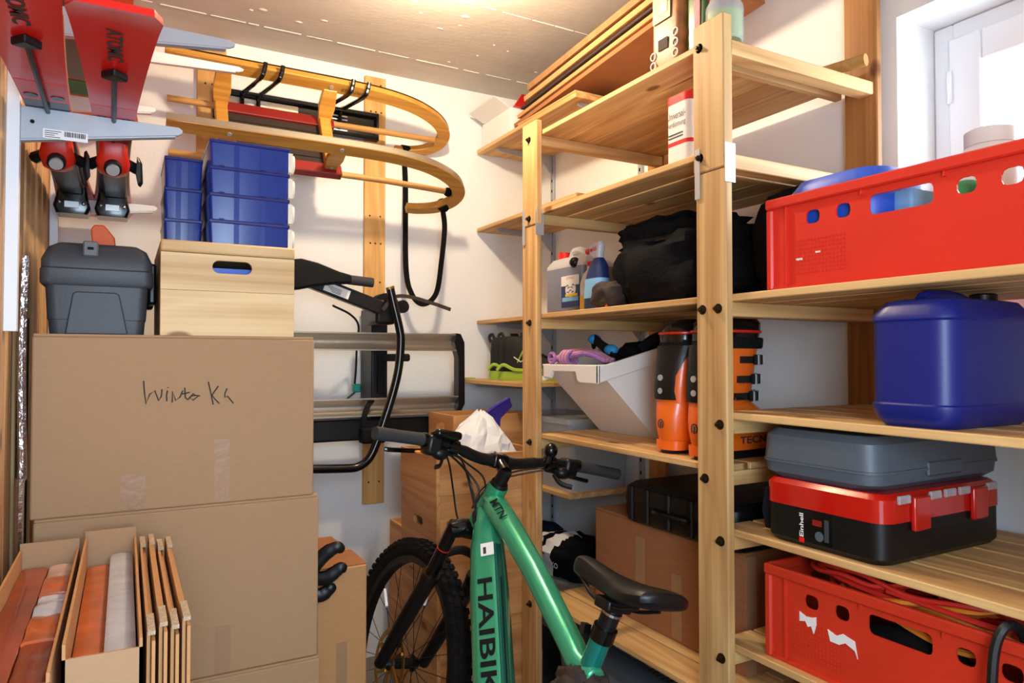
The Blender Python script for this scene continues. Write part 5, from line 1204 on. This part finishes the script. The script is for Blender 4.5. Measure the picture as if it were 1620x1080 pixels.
# black bags
def bag(nm, c, r, seed, amp, zf, label, m='black_fabric', p=.62):
    return tag(B(nm, MB().blob(c, r, seed, amp, 2.2, 48, 28, zf, p), m, smooth=True), label, 'bag')
bag('black_bag', (1.475, 1.545, 1.555), (.20, .225, .125), 5, .16, 1.4478, 'large black padded bag lying on the shelf under the solvent tin')
bag('black_jacket', (1.44, 1.58, 1.655), (.14, .19, .055), 9, .2, 1.60, 'folded black jacket on top of the black padded bag')
bag('dark_pouch', (1.296, 1.738, 1.490), (.050, .058, .043), 12, .12, 1.4478, 'small dark brown pouch at the end of the black bag', 'brown_fabric', .8)
t = thing('backpack', 'black backpack with pale piping standing right of the front post', 'backpack', (1.55, 1.25, 1.4478))
B('backpack_body', MB().blob((1.56, 1.215, 1.585), (.165, .105, .150), 15, .10, 2, 44, 26, 1.4478, .7), 'black_fabric', t, smooth=True)
B('piping', MB().tube(bez([(1.40, 1.19, 1.64), (1.44, 1.16, 1.71), (1.52, 1.13, 1.738), (1.62, 1.12, 1.735), (1.70, 1.12, 1.70)], 6), .0035, 6), 'paper_white', t, smooth=True)
B('zip_tab', MB().box(1.408, 1.414, 1.14, 1.148, 1.555, 1.575), 'orange_plastic', t)
B('red_tag', MB().box(1.262, 1.268, 1.705, 1.713, 1.4478, 1.495), 'orange_plastic'); tag(bpy.data.objects['red_tag'], 'thin orange strap end hanging beside the dark pouch', 'strap')
# top shelf
z = 2.0668
t = thing('seed_bag', 'upright orange brown printed bag on the top shelf', 'bag', (1.33, 1.46, z))
B('bag_body', MB().loft([rrect(1.330, 1.455, .05, .055, .015, z), rrect(1.330, 1.455, .056, .058, .018, z + .05), rrect(1.330, 1.455, .052, .058, .016, z + .26), rrect(1.330, 1.455, .012, .056, .005, z + .35)]), 'bag_orange', t, smooth=True)
B('bag_print', MB().box(1.272, 1.2735, 1.430, 1.500, z + .15, z + .25), 'bag_cream', t)
B('bag_print', MB().box(1.271, 1.2725, 1.440, 1.470, z + .17, z + .21), 'bag_green', t)
B('bag_print', MB().box(1.2715, 1.273, 1.44, 1.478, z + .07, z + .10), 'brown_fabric', t)
for q in range(3):
    B('ring_mark', MB().tube([(1.2725, 1.412 + .010 * math.cos(a), z + .045 + q * .028 + .010 * math.sin(a)) for a in [2 * PI * k / 16 for k in range(16)]], .0018, 5, closed=True), 'paper_white', t)
    B('ring_mark', MB().tube([(1.2725, 1.500 + .010 * math.cos(a), z + .012 + q * .026 + .010 * math.sin(a)) for a in [2 * PI * k / 16 for k in range(16)]], .0018, 5, closed=True), 'paper_white', t)
t = thing('fertiliser_bag', 'dark green printed bag beside the orange bag on the top shelf', 'bag', (1.34, 1.37, z))
B('bag_body', MB().loft([rrect(1.345, 1.352, .05, .036, .015, z), rrect(1.345, 1.352, .056, .040, .018, z + .05), rrect(1.345, 1.352, .052, .040, .016, z + .25), rrect(1.345, 1.352, .012, .038, .005, z + .34)]), 'bag_green', t, smooth=True)
B('bag_print', MB().box(1.287, 1.2886, 1.335, 1.355, z + .06, z + .22), 'pink', t)
t = thing('glass_jar', 'glass jar with red lid and green contents on the top shelf', 'jar', (1.28, 1.245, z))
Mj = T((1.275, 1.238, z))
B('jar_glass', MB().lathe([(.040, 0), (.045, .006), (.045, .085), (.036, .102), (.034, .112)], 24, Mj), 'clear_plastic', t, smooth=True)
B('jar_content', MB().lathe([(.036, .004), (.0405, .01), (.0405, .07)], 20, Mj), 'lime', t, smooth=True)
B('jar_lid', MB().lathe([(.038, .1125), (.038, .126), (.034, .128)], 24, Mj), 'red', t, smooth=True)
tag(B('round_pole', MB().tube([(1.70, 1.155, z + .0165), (1.60, 1.60, z + .0165), (1.53, 1.95, z + .0165)], .0160, 14), 'beech_x', smooth=True), 'round wooden pole lying across the top shelf', 'pole')
# cardboard sheets on the topmost corner shelf, reaching over the top shelf
def sheet(xa, xb, y0, y1, z0, tilt, th, m, lb, w0=.28):
    Mt = T((xa, y0, z0)) @ Matrix.Rotation(-.070, 4, 'X') @ Matrix.Rotation(tilt, 4, 'Y')
    frame(Mt); o = tag(B('cardboard_sheet', MB().box(0, xb - xa, 0, y1 - y0, 0, th), m, bevel=.001), lb, 'cardboard', 'flat cardboard sheets under the ceiling'); frame(); return o
for i, (dz, m, lb) in enumerate(((0, 'cardboard_dark', 'lowest brown cardboard sheet lying on the shelves under the ceiling'), (.024, 'cardboard_warm', 'second brown cardboard sheet under the ceiling'), (.046, 'brown_fabric', 'dark thin sheet between the brown cardboard sheets under the ceiling'), (.062, 'cardboard_warm', 'third brown cardboard sheet under the ceiling'), (.092, 'sheet_brown', 'topmost mottled brown cardboard sheet under the ceiling'))):
    sheet(1.475 - .012 * i, 1.745, 1.52, 2.66 - .05 * i, 2.380 + dz * .8, -.10, (.017, .015, .010, .020, .024)[i], m, lb)
t = thing('picture_frame', 'flat pine frame board lying on the topmost corner shelf', 'board', (1.55, 2.4, 2.285))
box('frame_board', (1.458, 1.60, 2.16, 2.60, 2.2845, 2.2985), 'pine_y', t, bevel=.005, seg=2)
t = thing('white_carton', 'white carton with red flaps at the back end of the topmost corner shelf', 'box', (1.6, 2.85, 2.2845))
box('carton_body', (1.470, 1.76, 2.680, 2.955, 2.2845, 2.398), 'paper_white', t, bevel=.002)
B('flap', MB().add([(1.470, 2.690, 2.3985), (1.470, 2.94, 2.3985), (1.400, 2.96, 2.440), (1.400, 2.70, 2.440), (1.470, 2.690, 2.4005), (1.470, 2.94, 2.4005), (1.400, 2.96, 2.442), (1.400, 2.70, 2.442)], [(0, 1, 2, 3), (7, 6, 5, 4), (0, 4, 5, 1), (1, 5, 6, 2), (2, 6, 7, 3), (3, 7, 4, 0)]), 'paper_white', t)
B('flap', MB().prism([(2.66, 2.3985), (2.68, 2.3985), (2.60, 2.43)], 1.48, 1.70, lambda u, v, k: (k, u, v)), 'red', t)
# hiking shoes on the corner shelf
def shoe(x0, yc, zf, rot, label):
    Mx = T((x0, yc, zf)) @ Matrix.Rotation(rot, 4, 'Z') @ Matrix.Diagonal((1.05, 1.05, 1.28, 1)); frame(Mx)
    t = thing('hiking_shoe', label, 'shoe', M=Mx, group='black and lime hiking shoes')
    def ov(xa, xb, hw, z, n=20, sq=2.4):
        cx, h = (xa + xb) / 2, (xb - xa) / 2
        return [(cx + h * math.copysign(abs(math.cos(a)) ** (2 / sq), math.cos(a)), hw * math.copysign(abs(math.sin(a)) ** (2 / sq), math.sin(a)), z) for a in [2 * PI * j / n for j in range(n)]]
    B('sole', MB().loft([ov(0, .29, .042, 0), ov(-.002, .295, .046, .012), ov(0, .292, .045, .030)]), 'lime', t, smooth=True)
    B('upper', MB().loft([ov(.002, .286, .044, .028), ov(.004, .270, .045, .05), ov(.006, .225, .043, .075), ov(.006, .172, .041, .096), ov(.010, .142, .039, .115), ov(.010, .126, .037, .132), ov(.022, .112, .030, .146), ov(.036, .098, .022, .148)]), 'shoe_black', t, smooth=True)
    B('tongue', MB().loft([ov(.105, .150, .026, .085), ov(.100, .140, .026, .13), ov(.098, .128, .022, .160)]), 'seat_cloth', t, smooth=True)
    B('heel_loop', MB().tube(bez([(.006, 0, .13), (-.002, 0, .150), (.012, 0, .158), (.022, 0, .142)], 5), .006, 7), 'shoe_black', t, smooth=True)
    for s in (-1, 1):
        B('lime_wave', MB().tube(bez([(.01, s * .045, .035), (.04, s * .046, .052), (.09, s * .0465, .036), (.16, s * .0455, .034), (.24, s * .041, .034)], 5), .006, 6), 'lime', t, smooth=True)
        B('logo_stroke', MB().tube([(.085, s * .0455, .078), (.115, s * .0455, .062), (.140, s * .045, .074)], .0022, 5), 'paper_white', t)
        B('lace_strap', MB().tube([(.10, s * .042, .06), (.135, s * .040, .115)], .004, 6), 'lime', t)
    frame()
shoe(1.452, 2.845, 1.2022, math.radians(-50), 'black and lime hiking shoe at the back of the corner shelf')
shoe(1.428, 2.708, 1.2022, math.radians(-52), 'black and lime hiking shoe nearest the bolted post on the corner shelf')
# clear box, bag on the lower corner shelves
t = thing('clear_box', 'clear plastic box with dark contents on the low corner shelf', 'box', (1.6, 2.5, .788))
B('box_body', MB().loft([case_ring(1.485, 1.755, 2.235, 2.70, .03, .7885), case_ring(1.470, 1.765, 2.215, 2.72, .03, 1.045)]), 'clear_plastic', t, smooth=True)
B('box_lid', MB().loft([case_ring(1.466, 1.768, 2.212, 2.724, .03, 1.0455), case_ring(1.466, 1.768, 2.212, 2.724, .03, 1.066)]), 'clear_plastic', t, smooth=True)
B('box_content', MB().box(1.51, 1.74, 2.26, 2.67, .793, .96), 'mdf_grey', t)
t = thing('shopping_bag', 'black and white fabric bag on the lowest grey shelf', 'bag', (1.53, 2.33, .458))
B('bag_body', MB().blob((1.545, 2.325, .525), (.12, .175, .085), 22, .20, 2.0, 40, 24, .4585, .8), 'black_fabric', t, smooth=True)
def band(c, r, seed, amp, zf, p, ya_, yb_, sc_):
    m_ = MB().blob(c, tuple(q * sc_ for q in r), seed, amp, 2.0, 40, 24, zf, p); out = MB(); out.v = m_.v
    out.f = [f for f in m_.f if len(f) == 4 and ya_ < sum(m_.v[i][1] for i in f) / 4 < yb_ and sum(m_.v[i][0] for i in f) / 4 < c[0] + .02]
    used = sorted({i for f in out.f for i in f}); ix = {i: n for n, i in enumerate(used)}
    out.v = [m_.v[i] for i in used]; out.f = [[ix[i] for i in f] for f in out.f]; return out
for ya_, yb_ in ((2.39, 2.47), (2.28, 2.345)):
    B('white_panel', band((1.545, 2.325, .525), (.12, .175, .085), 22, .20, .459, .8, ya_, yb_, 1.012), 'paper_white', t, smooth=True)
text('lettering', 'KO', .020, (1.415, 2.262, .515), (0, -1, 0), (0, 0, 1), 'paper_white', t, width=.045, off=.001, bold=.02, label='white KO lettering')
bag('dark_blue_bag', (1.56, 2.60, .520), (.12, .12, .075), 31, .15, .4585, 'dark blue bag behind the black and white bag', 'navy', .8)

tag(B('lime_cord', MB().tube(bez([(1.420, 2.93, 1.2055), (1.380, 2.94, 1.2060), (1.352, 2.945, 1.200), (1.346, 2.948, 1.15), (1.350, 2.945, 1.09), (1.344, 2.940, 1.045)], 6), .0028, 6), 'lime', smooth=True), 'thin lime green cord hanging off the shoe shelf', 'cord')
